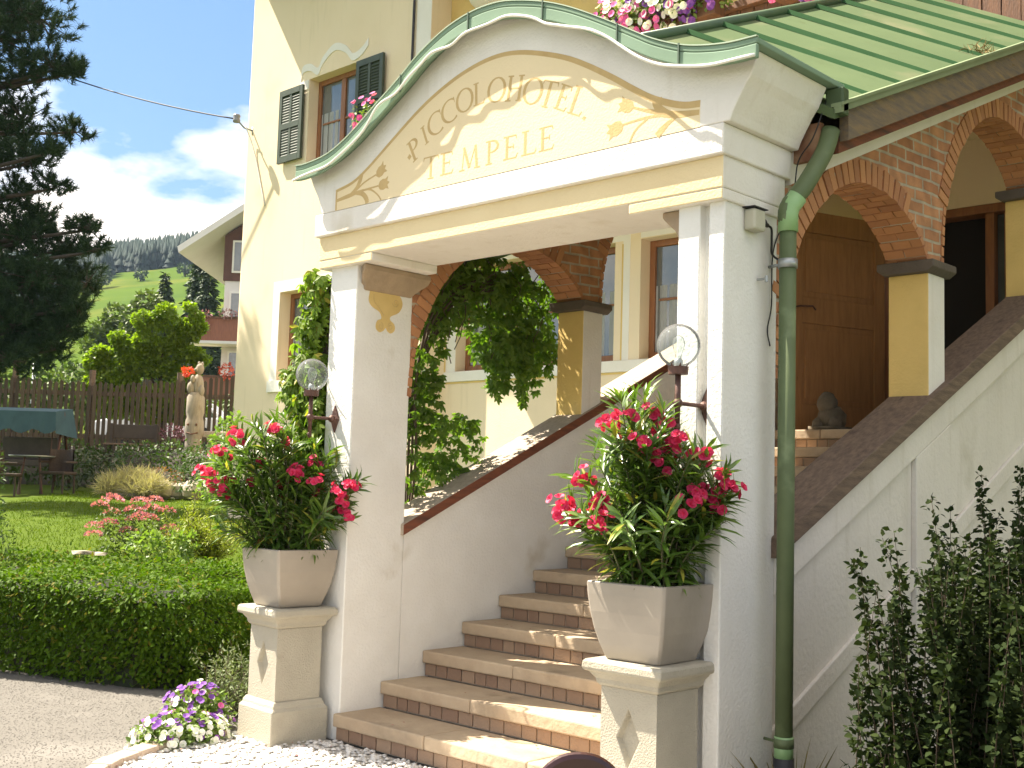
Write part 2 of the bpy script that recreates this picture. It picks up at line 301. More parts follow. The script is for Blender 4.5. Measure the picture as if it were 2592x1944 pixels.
g = MB(); g.add([(-16, -12, 0), (8, -12, 0), (8, 5.2, 0), (-2.9, 5.2, 0), (-2.9, 12, 0), (-16, 12, 0)], [(0, 1, 2, 3, 4, 5)])
tag(g.build('gravel_drive', M['gravel']), kind='structure')
def lawn_z(u, d):
    t = min(1, max(0, (d-10.2)/2.8)); return -.02+.84*t*t*(3-2*t)+max(0, d-13)*.0427+.02*math.sin(u*1.7+d)
grid('lawn', np.linspace(-26, 0, 53), np.concatenate([np.linspace(9.6, 14, 15), np.linspace(14.5, 31, 30)]), lawn_z, M['lawn'])
grid('street', np.linspace(-60, 40, 21), np.linspace(31.2, 46, 8), lambda u, d: lawn_z(0, 31), mat('street_asphalt', (.16, .15, .14), (.12, .115, .11), 3, .9, .3, 60))
# ================================================================== hotel building
def wallface(mb, x0, x1, z0, z1, y, holes, rev, mi=0, mr=0):
    xs = sorted({x0, x1, *[h[0] for h in holes], *[h[1] for h in holes]}); zs = sorted({z0, z1, *[h[2] for h in holes], *[h[3] for h in holes]})
    for i in range(len(xs)-1):
        for j in range(len(zs)-1):
            cx, cz = (xs[i]+xs[i+1])/2, (zs[j]+zs[j+1])/2
            if any(h[0] < cx < h[1] and h[2] < cz < h[3] for h in holes): continue
            mb.add([(xs[i], y, zs[j]), (xs[i+1], y, zs[j]), (xs[i+1], y, zs[j+1]), (xs[i], y, zs[j+1])], [(0, 1, 2, 3)], mi)
    for a, b, c, d in holes:
        mb.add([(a, y, c), (b, y, c), (b, y, d), (a, y, d), (a, y+rev, c), (b, y+rev, c), (b, y+rev, d), (a, y+rev, d)], [(0, 4, 5, 1), (1, 5, 6, 2), (2, 6, 7, 3), (3, 7, 4, 0)], mr)
hotel = empty('hotel_building', (-10, 10.35, 0), 'cream plastered hotel house with shuttered windows and wooden balcony', 'building')
YB, YR = 10.0, 10.35
w = MB(); H1 = (-14.44, -13.24, 3.08, 4.40); H2 = (-13.947, -12.745, 6.22, 7.565)
wallface(w, -15.50, -11.27, -.1, 12.5, YB, [H1, H2], .25)
# slightly battered left edge and return sides
w.add([(-15.57, YB+.01, -.1), (-15.50, YB, -.1), (-15.50, YB, 12.5), (-15.51, YB+.01, 12.5), (-15.57, 24, -.1), (-15.5, 24, 12.5)], [(0, 1, 2, 3), (0, 3, 5, 4)])
w.add([(-11.27, YB, -.1), (-11.27, YR, -.1), (-11.27, YR, 12.5), (-11.27, YB, 12.5)], [(0, 1, 2, 3)])
w.build('wall', M['cream'], hotel, fix=False)
w = MB(); HA = (-10.958, -8.34, 3.08, 4.45); HB = (-7.97, -6.75, 3.08, 4.45); HD = (-5.05, -3.86, 2.167, 4.27)
HBD = (-9.6, -7.9, 5.1, 7.3)
wallface(w, -11.27, 4.0, -.1, 12.5, YR, [HA, HB, HD, HBD], .22)
w.build('wall', M['cream'], hotel, fix=False)
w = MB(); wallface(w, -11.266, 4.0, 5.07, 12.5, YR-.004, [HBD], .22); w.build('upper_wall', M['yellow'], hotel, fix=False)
def window(x0, x1, z0, z1, y, cols=2, rows=2, fr=.075, curtain=True, name='window'):
    f = MB(); d = .06
    f.box(x0, x0+fr, y, y+d, z0, z1).box(x1-fr, x1, y, y+d, z0, z1).box(x0+fr, x1-fr, y, y+d, z0, z0+fr*1.2).box(x0+fr, x1-fr, y, y+d, z1-fr, z1)
    for i in range(1, cols):
        c = x0+(x1-x0)*i/cols; f.box(c-.05, c+.05, y+.004, y+d, z0+fr*1.2, z1-fr)
    xs = [x0+fr]+[x0+(x1-x0)*i/cols for i in range(1, cols)]+[x1-fr]
    for a, b in zip(xs[:-1], xs[1:]):
        for j in range(1, rows):
            zz = z0+(z1-z0)*j/rows; f.box(a+.05, b-.05, y+.012, y+d-.01, zz-.014, zz+.014)
    o = f.build(name, M['windowwood'], hotel, bevel=.006)
    p = MB(); p.box(x0+.02, x1-.02, y+.034, y+.040, z0+.02, z1-.02); p.build('pane', M['pane'], o)
    if curtain:
        n = 26; lo = []
        for i in range(n+1):
            x = x0+fr+(x1-x0-2*fr)*i/n; lo.append((x, y+.018+.008*math.sin(i*1.9))); 
        for side in (0, 1):
          c = MB()
          for a, b in zip(lo[:-1], lo[1:]):
            if abs((a[0]-x0)/(x1-x0)-.5) < .12 or ((a[0]-x0)/(x1-x0) > .5) != bool(side): continue
            c.add([(a[0], a[1]+.012, z0+.1), (b[0], b[1]+.012, z0+.1), (b[0], b[1]+.012, z0+(z1-z0)*.62), (a[0], a[1]+.012, z0+(z1-z0)*.62)], [(0, 1, 2, 3)])
          c.build('curtain', M['curtain'], o, fix=False)
    return o
window(*H1[:2], *H1[2:], YB+.19, 2, 2)
window(*H2[:2], *H2[2:], YB+.17, 2, 2)
window(*HA[:2], *HA[2:], YR+.17, 3, 2)
window(*HB[:2], *HB[2:], YR+.17, 2, 2)
window(*HBD[:2], *HBD[2:], YR+.14, 2, 2, curtain=False, name='balcony_window')
for (a, b, c, d), y in ((H1, YB), (HA, YR), (HB, YR)):
    t = MB(); q = .004; ww = .17
    if a == HA[0]: t.box(a-ww, a-.005, y-q, y+.002, c, d+ww).box(b+.12, b+.22, y-q, y+.002, c, d+ww).box(a-.005, b+.12, y-q, y+.002, d+.005, d+ww)
    elif a == HB[0]: t.box(b+.03, b+.15, y-q, y+.002, c, d+.1).box(a-.0, b+.03, y-q, y+.002, d+.01, d+.1)
    else: t.box(a-ww, a-.005, y-q, y+.002, c, d+ww).box(b+.005, b+ww, y-q, y+.002, c, d+ww).box(a-.005, b+.005, y-q, y+.002, d+.005, d+ww).box(a-ww-.03, b+ww+.03, y-.03, y+.002, c-.17, c-.002)
    t.build('window_trim', M['trimwhite'], hotel)
t = MB(); t.box(-11.155, -6.55, YR-.025, YR+.002, 2.945, 3.076); t.build('sill_band', M['trimwhite'], hotel, bevel=.006)
t = MB(); t.box(-11.17, -6.55, YR-.008, YR+.001, 2.922, 2.943).box(-11.17, -11.15, YR-.006, YR+.001, 2.943, 4.66).box(-8.235, -8.215, YR-.006, YR+.001, 3.078, 4.42); t.build('sill_line', M['yellow'], hotel)
# corner quoin strip painted white beside the recess
t = MB(); t.box(-11.56, -11.275, YB-.006, YB+.002, 5.3, 12.4); t.build('corner_strip', M['trimwhite'], hotel)
c = MB(); c.tube([(-11.60, YB-.03, 12.2), (-11.60, YB-.03, 8.2), (-11.61, YB-.03, 6.0)], .018, 6); c.build('lightning_conductor', M['darkpipe'], hotel)
# curved painted ornament above the upper window
pts = catmull([(-14.16, 7.50), (-14.12, 7.73), (-13.93, 7.74), (-13.74, 7.64), (-13.62, 7.78), (-13.36, 7.91), (-13.10, 7.82), (-12.92, 7.66), (-12.72, 7.70), (-12.58, 7.80)], 8)
lo = [(p[0], p[1]-.055) for p in pts]; hi = [(p[0], p[1]+.055) for p in pts]
t = MB(); t.strip2(lo, hi, 'Y', YB-.012, YB+.002); t.box(-14.17, -13.955, YB-.010, YB+.003, 7.42, 7.56)
t.build('window_ornament', M['trimwhite'], hotel, fix=True)
def shutter(x0, x1, z0, z1, y, rz=0.0):
    f = MB(); f.box(x0, x0+.07, y-.04, y, z0, z1).box(x1-.07, x1, y-.04, y, z0, z1)
    xm = (x0+x1)/2; f.box(xm-.025, xm+.025, y-.038, y, z0+.09, z1-.09)
    for z in (z0, (z0+z1)/2-.05, z1-.09): f.box(x0+.07, x1-.07, y-.042, y-.002, z, z+.09)
    n = 22
    for i in range(n):
        z = z0+.1+(z1-z0-.2)*i/n
        for a, b in ((x0+.071, xm-.026), (xm+.026, x1-.071)):
            f.add([(a, y-.036, z), (b, y-.036, z), (b, y-.012, z+.042), (a, y-.012, z+.042), (a, y-.032, z-.006), (b, y-.032, z-.006)], [(0, 1, 2, 3), (4, 5, 1, 0)])
    f.box(x0+.06, x1-.06, y-.010, y-.004, z0+.08, z1-.08)
    return f.build('shutter', M['shutter'], hotel, fix=False)
shutter(-14.60, -14.02, 6.37, 7.49, YB-.03); shutter(-12.745, -12.16, 6.37, 7.525, YB-.04)
# balcony across the recess
b = MB(); b.box(-11.265, 4, 9.0, YR-.002, 4.88, 5.06); bal = b.build('balcony', M['cream'], hotel)
b = MB()
for k in range(int((4+11.2)/.145)):
    x = -11.2+.145*k; b.box(x, x+.135, 9.03+.004*(k % 3), 9.055+.004*(k % 3), 5.10, 6.12)
b.box(-11.25, 4, 9.06, 9.13, 5.18, 5.28).box(-11.25, 4, 9.06, 9.13, 5.95, 6.05); b.build('railing_planks', M['brownwood'], bal)
b = MB()
for k in range(60):
    x = -4.42+.145*k; b.box(x, x+.135, 8.59+.004*(k % 3), 8.615+.004*(k % 3), 4.7, 6.12)
b.box(-4.43, 4, 8.62, 8.68, 5.35, 5.45); b.box(-4.45, -4.425, 8.59, 9.02, 4.7, 6.12); b.build('railing_planks', M['brownwood'], bal)
b = MB(); b.box(-11.265, 4, 8.98, 9.15, 6.125, 6.20)
for x in np.arange(-11.2, 4, 1.75): b.box(x, x+.12, 9.131, 9.25, 5.06, 6.12)
for x in np.arange(-5.4, 4, 3.5): b.box(x+.02, x+.14, 9.16, 9.28, 6.2, 9.6)
b.build('handrail', M['brownwood'], bal, bevel=.006)
b = MB(); b.box(-11.24, -11.2, 9.16, 9.98, 5.1, 6.12).box(-11.265, -11.16, 9.15, 9.99, 6.125, 6.2); b.build('railing_planks', M['brownwood'], bal)
# upper bracket and eave
b = MB(); b.ball((-10.50, 10.34, 8.34), .42, .36, .58, 20, 12); b.build('plaster_corbel', M['trimwhite'], hotel, smooth=True)
b = MB(); b.add([(-15.88, 8.4, 10.20), (6, 8.4, 10.20), (6, 24, 10.45), (-15.88, 24, 10.45), (-15.88, 8.4, 10.42), (6, 8.4, 10.42), (6, 24, 12.6), (-15.88, 24, 12.6)], [(0, 3, 2, 1), (4, 5, 6, 7), (0, 1, 5, 4), (2, 3, 7, 6), (1, 2, 6, 5), (3, 0, 4, 7)])
b.build('roof', M['brownwood'], hotel)
# dark room behind the doorway and openings
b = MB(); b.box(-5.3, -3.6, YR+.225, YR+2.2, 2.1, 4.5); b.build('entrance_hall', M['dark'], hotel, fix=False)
b = MB(); b.box(-5.05, -4.98, YR+.0, YR+.20, 2.167, 4.27).box(-4.10, -4.02, YR+.02, YR+.20, 2.167, 4.19).box(-3.93, -3.862, YR+.02, YR+.2, 2.167, 4.19).box(-4.98, -3.862, YR+.0, YR+.2, 4.19, 4.268).box(-4.02, -3.93, YR+.06, YR+.14, 3.05, 3.12)
df = b.build('door_frame', M['windowwood'], hotel, bevel=.006)
b = MB(); b.box(-4.018, -3.932, YR+.10, YR+.108, 2.18, 4.18); b.build('pane', M['pane'], df)
# open pine door leaf hinged on the left of the doorway
T = Matrix.Translation((-5.04, 10.30, 2.19)) @ Matrix.Rotation(math.radians(-110), 4, 'Z')
d = MB(); wL, hL = 1.12, 2.02
d.box(0, .13, -.025, .025, 0, hL, 0, T).box(wL-.13, wL, -.025, .025, 0, hL, 0, T)
for z0, z1 in ((0, .24), (.98, 1.22), (hL-.2, hL)): d.box(.13, wL-.13, -.024, .024, z0, z1, 0, T)
d.box(.13, wL-.13, -.010, .010, .24, .98, 0, T).box(.13, wL-.13, -.010, .010, 1.22, hL-.2, 0, T)
for z0, z1 in ((.24, .98), (1.22, hL-.2)):
    d.box(.17, wL-.17, -.019, .019, z0+.05, z1-.05, 0, T)
door = d.build('door', M['doorwood'], hotel, bevel=.006)
h = MB(); h.tube([T @ Vector((wL-.06, .03, 1.12)), T @ Vector((wL-.06, .075, 1.12)), T @ Vector((wL-.20, .08, 1.13)), T @ Vector((wL-.24, .075, 1.10))], .009, 8); h.build('handle', M['iron'], door, smooth=True)
# ================================================================== entrance porch
porch = empty('entrance_porch', (-4.46, 4.64, 0), 'white entrance portal with painted hotel name, curved green metal top and brick arches', 'porch')
XL, XR = -5.855, -3.073
def lettersP(): pass
for x0, x1 in ((-6.13, XL), (-3.344, XR)):
    p = MB(); y0, y1 = 4.64, 5.115
    if x0 < -5: p.box(x0, x1, y0, y1, 0, 3.01)
    else:
        p.prism([(x0, y0), (-3.215, y0), (-3.215, y0+.05), (-3.163, y0+.05), (-3.163, y0), (x1, y0), (x1, y1), (x0, y1)], 'Z', 0, 3.005)
    p.build('pillar', M['whitepil'], porch, bevel=.007)
b = MB(); b.box(-6.215, -3.055, 4.595, 5.16, 3.055, 3.214).box(-6.212, -5.665, 4.597, 5.158, 3.0, 3.056).box(-3.625, -3.058, 4.597, 5.158, 3.0, 3.056)
# front faces are cream, the rest white
o = b.build('beam', [M['white'], M['beam']], porch, bevel=.008)
for p_ in o.data.polygons:
    if p_.normal.y < -.9: p_.material_index = 1
b = MB(); b.box(-6.235, -3.038, 4.566, 5.19, 3.212, 3.362); b.build('white_band', M['white'], porch, bevel=.008)
FT = [(-6.35, 3.695), (-6.234, 3.690), (-6.003, 3.716), (-5.785, 3.800), (-5.535, 3.942), (-5.309, 4.069), (-5.134, 4.178), (-4.907, 4.272), (-4.702, 4.313), (-4.527, 4.316), (-4.380, 4.293), (-4.171, 4.232), (-4.001, 4.164), (-3.838, 4.082), (-3.643, 3.972), (-3.503, 3.889), (-3.393, 3.826), (-3.239, 3.758), (-3.103, 3.720), (-2.95, 3.696), (-2.80, 3.691)]
FTs = [tuple(p) for p in catmull(FT, 4)]
def ftop(x): return float(np.interp(x, [p[0] for p in FTs], [p[1] for p in FTs]))
# pediment wall with flared ends
xs = np.linspace(-6.325, -2.845, 60)
topz = [ftop(x)-.032 for x in xs]
def xl(z): return float(np.interp(z, [3.36, 3.42, 3.48, 3.56, 3.62], [-6.165, -6.185, -6.215, -6.27, -6.325]))
def xr(z): return float(np.interp(z, [3.36, 3.41, 3.46, 3.545, 3.60], [-3.005, -2.985, -2.955, -2.905, -2.845]))
poly = [(xl(3.362), 3.362)]+[(xl(z), z) for z in (3.40, 3.44, 3.48, 3.52, 3.56)]+[(x, z) for x, z in zip(xs, topz)]+[(xr(z), z) for z in (3.56, 3.52, 3.48, 3.44, 3.40)]+[(xr(3.362), 3.362)]
lo = [(x, 3.3625) for x in np.linspace(xl(3.362), xr(3.362), 60)]
b = MB(); b.prism(poly[::-1], 'Y', 4.566, 5.20); ped = b.build('pediment', M['white'], porch, bevel=.006)
# painted cream panel and brown border
PT = [(-6.022, 3.503), (-5.85, 3.535), (-5.70, 3.605), (-5.50, 3.725), (-5.264, 3.865), (-5.074, 3.955), (-4.863, 4.025), (-4.66, 4.060), (-4.487, 4.058), (-4.307, 4.020), (-4.077, 3.940), (-3.911, 3.858), (-3.725, 3.746), (-3.596, 3.660), (-3.471, 3.582), (-3.35, 3.528), (-3.26, 3.500), (-3.173, 3.490)]
PTs = [tuple(p) for p in catmull(PT, 4)]
b = MB(); b.strip2([(p[0], 3.363) for p in PTs], PTs, 'Y', 4.5654, 4.5675); b.build('painted_panel', M['panel'], ped)
def ribbon(mb, pts, wd, y=4.5648, th=.0005, n=6, sm=True):
    P = catmull([p[:2] for p in pts], n) if sm and len(pts) > 2 else [np.array(p[:2], float) for p in pts]
    m = len(P); ws = np.interp(np.linspace(0, 1, m), np.linspace(0, 1, len(wd)), wd) if isinstance(wd, (list, tuple)) else [wd]*m
    lo, hi = [], []
    for i, p in enumerate(P):
        d = P[min(i+1, m-1)]-P[max(i-1, 0)]; d = d/max(1e-9, np.hypot(*d)); nn = np.array([-d[1], d[0]])
        lo.append(tuple(p-nn*ws[i]/2)); hi.append(tuple(p+nn*ws[i]/2))
    mb.strip2(lo, hi, 'Y', y, y+th)
b = MB(); ribbon(b, [(p[0], p[1]-.012) for p in PTs], [.018, .020, .024, .026, .030, .034, .034], sm=False)
ribbon(b, [(-6.014, 3.365), (-6.014, 3.50)], .016, y=4.56475, sm=False); b.build('panel_border', M['brown_paint'], ped)
# flower sprays
b = MB()
ribbon(b, [(-6.006, 3.428), (-5.884, 3.441), (-5.797, 3.451), (-5.704, 3.456), (-5.592, 3.460)], [.020, .028, .020, .012, .010], 4.56470)
ribbon(b, [(-5.762, 3.560), (-5.778, 3.518), (-5.812, 3.478), (-5.870, 3.448)], [.034, .034, .026, .012], 4.56466)
ribbon(b, [(-5.813, 3.466), (-5.729, 3.505), (-5.618, 3.535)], [.014, .011, .010], 4.56462)
ribbon(b, [(-5.812, 3.443), (-5.745, 3.432), (-5.705, 3.395), (-5.695, 3.365)], [.012, .032, .036, .034], 4.56458)
ribbon(b, [(-5.747, 3.456), (-5.669, 3.449), (-5.596, 3.405), (-5.558, 3.365)], [.014, .012, .010, .010], 4.56454)
def tulip(mb, cx, cz, a, s, y):
    pts = [(-.55, 0), (-.35, -.32), (0, -.42), (.3, -.36), (.62, -.50), (.48, -.16), (.74, 0), (.48, .16), (.62, .50), (.3, .36), (0, .42), (-.35, .32)]
    ca, sa = math.cos(a), math.sin(a); mb.prism([(cx+s*(p[0]*ca-p[1]*sa), cz+s*(p[0]*sa+p[1]*ca)) for p in pts], 'Y', y, y+.0005)
tulip(b, -5.575, 3.550, .55, .085, 4.5646); tulip(b, -5.545, 3.462, .1, .085, 4.56455); b.build('painted_flowers', M['brown_paint'], ped)
b = MB()
ribbon(b, [(-3.434, 3.560), (-3.432, 3.530), (-3.412, 3.500), (-3.340, 3.458)], [.062, .052, .040, .02], 4.56470)
ribbon(b, [(-3.178, 3.436), (-3.301, 3.450), (-3.383, 3.470), (-3.439, 3.490), (-3.534, 3.524), (-3.582, 3.544)], [.026, .034, .036, .024, .014, .010], 4.56466)
ribbon(b, [(-3.399, 3.466), (-3.482, 3.473), (-3.566, 3.472), (-3.649, 3.466)], [.014, .014, .012, .010], 4.56462)
ribbon(b, [(-3.492, 3.466), (-3.545, 3.438), (-3.578, 3.407), (-3.601, 3.366)], [.010, .010, .012, .012], 4.56458)
ribbon(b, [(-3.310, 3.440), (-3.360, 3.420), (-3.400, 3.392), (-3.430, 3.366)], [.012, .022, .034, .036], 4.56454)
tulip(b, -3.622, 3.560, 2.75, .085, 4.5646); tulip(b, -3.690, 3.455, 3.35, .090, 4.56455); b.build('painted_flowers', M['brown_paint'], ped)
# lettering: classical capitals drawn as thick and thin strokes in a unit box
def glyph(ch):
    S_ = []  # polylines (pts, widths)
    t, h = .13, .05
    def serif(x, y, w=.28): S_.append(([(x-w/2, y), (x+w/2, y)], [h, h]))
    def stem(x, y0=0, y1=1, w=t): S_.append(([(x, y0), (x, y1)], [w, w]))
    def arc(cx, cy, rx, ry, a0, a1, wt=t, wn=h):
        P = []; Wd = []
        for i in range(19):
            a = math.radians(a0+(a1-a0)*i/18); P.append((cx+rx*math.cos(a), cy+ry*math.sin(a))); Wd.append(wn+(wt-wn)*abs(math.cos(a))**1.5)
        S_.append((P, Wd))
    if ch == 'I': stem(.18); serif(.18, 0); serif(.18, 1); return S_, .36
    if ch == 'L': stem(.15); serif(.15, 1); S_.append(([(.0, .025), (.56, .025)], [h, h])); S_.append(([(.54, .02), (.60, .20)], [.06, .02])); return S_, .6
    if ch == 'T': stem(.36); serif(.36, 0); S_.append(([(.02, .975), (.70, .975)], [h, h])); S_.append(([(.03, .98), (.0, .82)], [.06, .02])); S_.append(([(.69, .98), (.72, .82)], [.06, .02])); return S_, .72
    if ch == 'E': stem(.15); S_.append(([(.0, .025), (.54, .025)], [h, h])); S_.append(([(.0, .975), (.52, .975)], [h, h])); S_.append(([(.15, .52), (.42, .52)], [h, h])); S_.append(([(.42, .42), (.42, .62)], [.03, .03])); S_.append(([(.53, .02), (.60, .20)], [.06, .02])); S_.append(([(.51, .98), (.55, .82)], [.06, .02])); return S_, .6
    if ch == 'H': stem(.15); stem(.68); S_.append(([(.15, .5), (.68, .5)], [h, h])); [serif(x, y) for x in (.15, .68) for y in (0, 1)]; return S_, .83
    if ch == 'P': stem(.15); serif(.15, 0); arc(.22, .74, .30, .245, -90, 90); S_.append(([(.0, .985), (.24, .985)], [h, h])); S_.append(([(.15, .495), (.24, .495)], [h, h])); return S_, .56
    if ch == 'C': arc(.46, .5, .44, .49, 52, 308); S_.append(([(.73, .98), (.74, .72)], [.05, .02])); return S_, .78
    if ch == 'O': arc(.42, .5, .40, .49, 0, 360); return S_, .84
    if ch == 'M': S_.append(([(.16, 0), (.24, 1)], [h, h])); S_.append(([(.22, 1), (.52, .05)], [t, t])); S_.append(([(.52, .05), (.80, 1)], [h, h])); S_.append(([(.80, 1), (.90, 0)], [t, t])); serif(.14, 0); serif(.92, 0, .3); return S_, 1.02
def write(mb, ch, ox, oz, hgt, ang, wscale=1.0, y=4.5647):
    st, adv = glyph(ch); ca, sa = math.cos(ang), math.sin(ang); yy = y
    for P, Wd in st:
        Q = [((p[0]-adv/2)*hgt*wscale, p[1]*hgt) for p in P]
        Q = [(ox+q[0]*ca-q[1]*sa, oz+q[0]*sa+q[1]*ca) for q in Q]
        ribbon(mb, Q, [v*hgt*1.12 for v in Wd], y=yy, th=.0004, sm=False); yy -= .00003
row1 = [('P', (-5.296, 3.696), (-5.230, 3.574)), ('I', (-5.194, 3.758), (-5.146, 3.651)), ('C', (-5.101, 3.825), (-5.056, 3.690)), ('C', (-4.981, 3.876), (-4.940, 3.740)), ('O', (-4.835, 3.920), (-4.826, 3.778)), ('L', (-4.716, 3.928), (-4.708, 3.796)), ('O', (-4.565, 3.925), (-4.572, 3.782)), ('H', (-4.413, 3.899), (-4.436, 3.762)), ('O', (-4.270, 3.856), (-4.300, 3.712)), ('T', (-4.145, 3.810), (-4.196, 3.676)), ('E', (-4.030, 3.760), (-4.090, 3.636)), ('L', (-3.925, 3.724), (-3.985, 3.588))]
b = MB()
for ch, tp, bt in row1:
    dx, dz = tp[0]-bt[0], tp[1]-bt[1]; write(b, ch, bt[0], bt[1], math.hypot(dx, dz), math.atan2(dz, dx)-math.pi/2, 1.14)
b.prism([(-5.322, 3.593), (-5.303, 3.612), (-5.284, 3.593), (-5.303, 3.574)], 'Y', 4.5647, 4.5652)
b.prism([(-3.925, 3.555), (-3.91, 3.568), (-3.895, 3.555), (-3.91, 3.542)], 'Y', 4.5647, 4.5652)
b.build('hotel_name', M['brown_paint'], ped, fix=True)
b = MB()
for ch, x in (('T', -5.105), ('E', -4.965), ('M', -4.775), ('P', -4.590), ('E', -4.445), ('L', -4.305), ('E', -4.175)): write(b, ch, x, 3.429, .134, 0, 1.38 if ch != 'M' else 1.22)
b.build('hotel_name', M['brown_paint'], ped)
# curved sheet-metal top
b = MB(); lo = [(p[0], p[1]-.030) for p in FTs]
b.strip2(lo, FTs, 'Y', 4.47, 5.30); b.strip2([(p[0], p[1]-.10) for p in FTs], [(p[0], p[1]-.031) for p in FTs], 'Y', 4.47, 4.492); cro = b.build('curved_roof', M['metalgreen'], porch, bevel=.006)
b = MB()
for x in (-5.30, -4.72, -4.14, -3.62, -3.235):
    z = ftop(x); s_ = (ftop(x+.02)-ftop(x-.02))/.04; b.add([(x-.004, 4.462, z-.1), (x+.004, 4.462, z-.1), (x+.004-.0*s_, 4.462, z+.008), (x-.004, 4.462, z+.008), (x-.004, 4.4705, z-.1), (x+.004, 4.4705, z-.1), (x+.004, 4.4705, z+.008), (x-.004, 4.4705, z+.008)], [(0, 1, 2, 3), (0, 4, 5, 1), (3, 2, 6, 7), (0, 3, 7, 4), (1, 5, 6, 2)])
b.strip2([(p[0], p[1]) for p in FTs], [(p[0], p[1]+.006) for p in FTs], 'Y', 4.464, 4.485, 1)
b.build('standing_seam', [mat('dark_green_seam', (.06, .10, .06), (.05, .085, .05), 5, .5), mat('light_green_metal_edge', (.36, .44, .32), (.30, .38, .27), 5, .5)], cro)
CR = [(-6.35, 3.596), (-6.147, 3.618), (-5.98, 3.640), (-5.828, 3.690), (-5.634, 3.800), (-5.492, 3.922), (-5.36, 3.965), (-5.26, 4.01), (-5.158, 4.078), (-5.05, 4.135), (-4.95, 4.15), (-4.838, 4.158), (-4.72, 4.195), (-4.55, 4.205), (-4.39, 4.205), (-4.22, 4.155), (-4.10, 4.085), (-3.988, 4.045), (-3.82, 3.985), (-3.70, 3.92), (-3.58, 3.83), (-3.46, 3.742), (-3.36, 3.69), (-3.253, 3.652), (-3.094, 3.618), (-2.942, 3.603), (-2.806, 3.602)]
b = MB(); b.tube([(p[0], 4.458-.006*math.sin(i*.7), p[1]) for i, p in enumerate(catmull(CR, 4))], .0085, 6); b.build('rope_light', M['rope'], porch, smooth=True)
# stone corbels
b = MB(); b.prism([(XL-.05, 3.0), (XL+.10, 3.0), (XL+.10, 2.965), (XL+.075, 2.93), (XL+.03, 2.875), (XL+.012, 2.845), (XL-.05, 2.845)], 'Y', 4.70, 5.10)
o = b.build('corbel', M['corbel'], porch, bevel=.01)
for v in o.data.vertices:
    if v.co.z < 2.99: v.co.y += random.uniform(-.004, .004); 
    if v.co.z > 2.93 and v.co.x > XL: v.co.y += .09 if v.co.y > 4.9 else -.085
    if v.co.z > 2.86 and v.co.x > XL+.02 and v.co.z < 2.93: v.co.y += .02 if v.co.y > 4.9 else -.02
b = MB(); b.prism([(-3.30, 3.0), (-3.46, 3.0), (-3.46, 2.97), (-3.42, 2.93), (-3.385, 2.90), (-3.36, 2.86), (-3.30, 2.86)], 'Y', 4.66, 5.10); b.build('corbel', M['corbel'], porch, bevel=.01)
sc = [(4.747, 2.850), (4.738, 2.786), (4.767, 2.746), (4.833, 2.717), (4.850, 2.676), (4.816, 2.660), (4.805, 2.614), (4.835, 2.586), (4.872, 2.600), (4.888, 2.620), (4.904, 2.600), (4.935, 2.588), (4.966, 2.612), (4.962, 2.650), (4.924, 2.676), (4.931, 2.701), (4.995, 2.732), (5.026, 2.783), (5.016, 2.825), (4.986, 2.850), (4.907, 2.856), (4.82, 2.856)]
b = MB(); b.prism([tuple(p) for p in catmull(sc+sc[:1], 3)[:-1]], 'X', XL+.0005, XL+.003); b.build('painted_scroll', mat('scroll_ochre', (.68, .50, .20), (.6, .43, .16), 9, .9), porch)
b = MB()
def spiral(cy, cz, r, t0, t1, sgn):
    P = [(cy+sgn*r*(1-.75*k/24)*math.cos(t0+(t1-t0)*k/24), cz+r*(1-.75*k/24)*math.sin(t0+(t1-t0)*k/24)) for k in range(25)]
    b.tube([(XL+.003, p[0], p[1]) for p in P], .0028, 4)
spiral(4.845, 2.625, .025, math.pi/2, 5*math.pi/2+2, -1); spiral(4.928, 2.632, .025, math.pi/2, 5*math.pi/2+2, 1); spiral(4.965, 2.795, .030, math.pi, 3.6*math.pi, 1)
b.tube([(XL+.003, p[0], p[1]) for p in catmull([(4.778, 2.83), (4.785, 2.78), (4.83, 2.74), (4.868, 2.70)], 6)], .0028, 4)
b.build('painted_scroll', M['brown_paint'], porch)
SL = .4676
def ct(y): return 2.14+SL*(y-6.68)
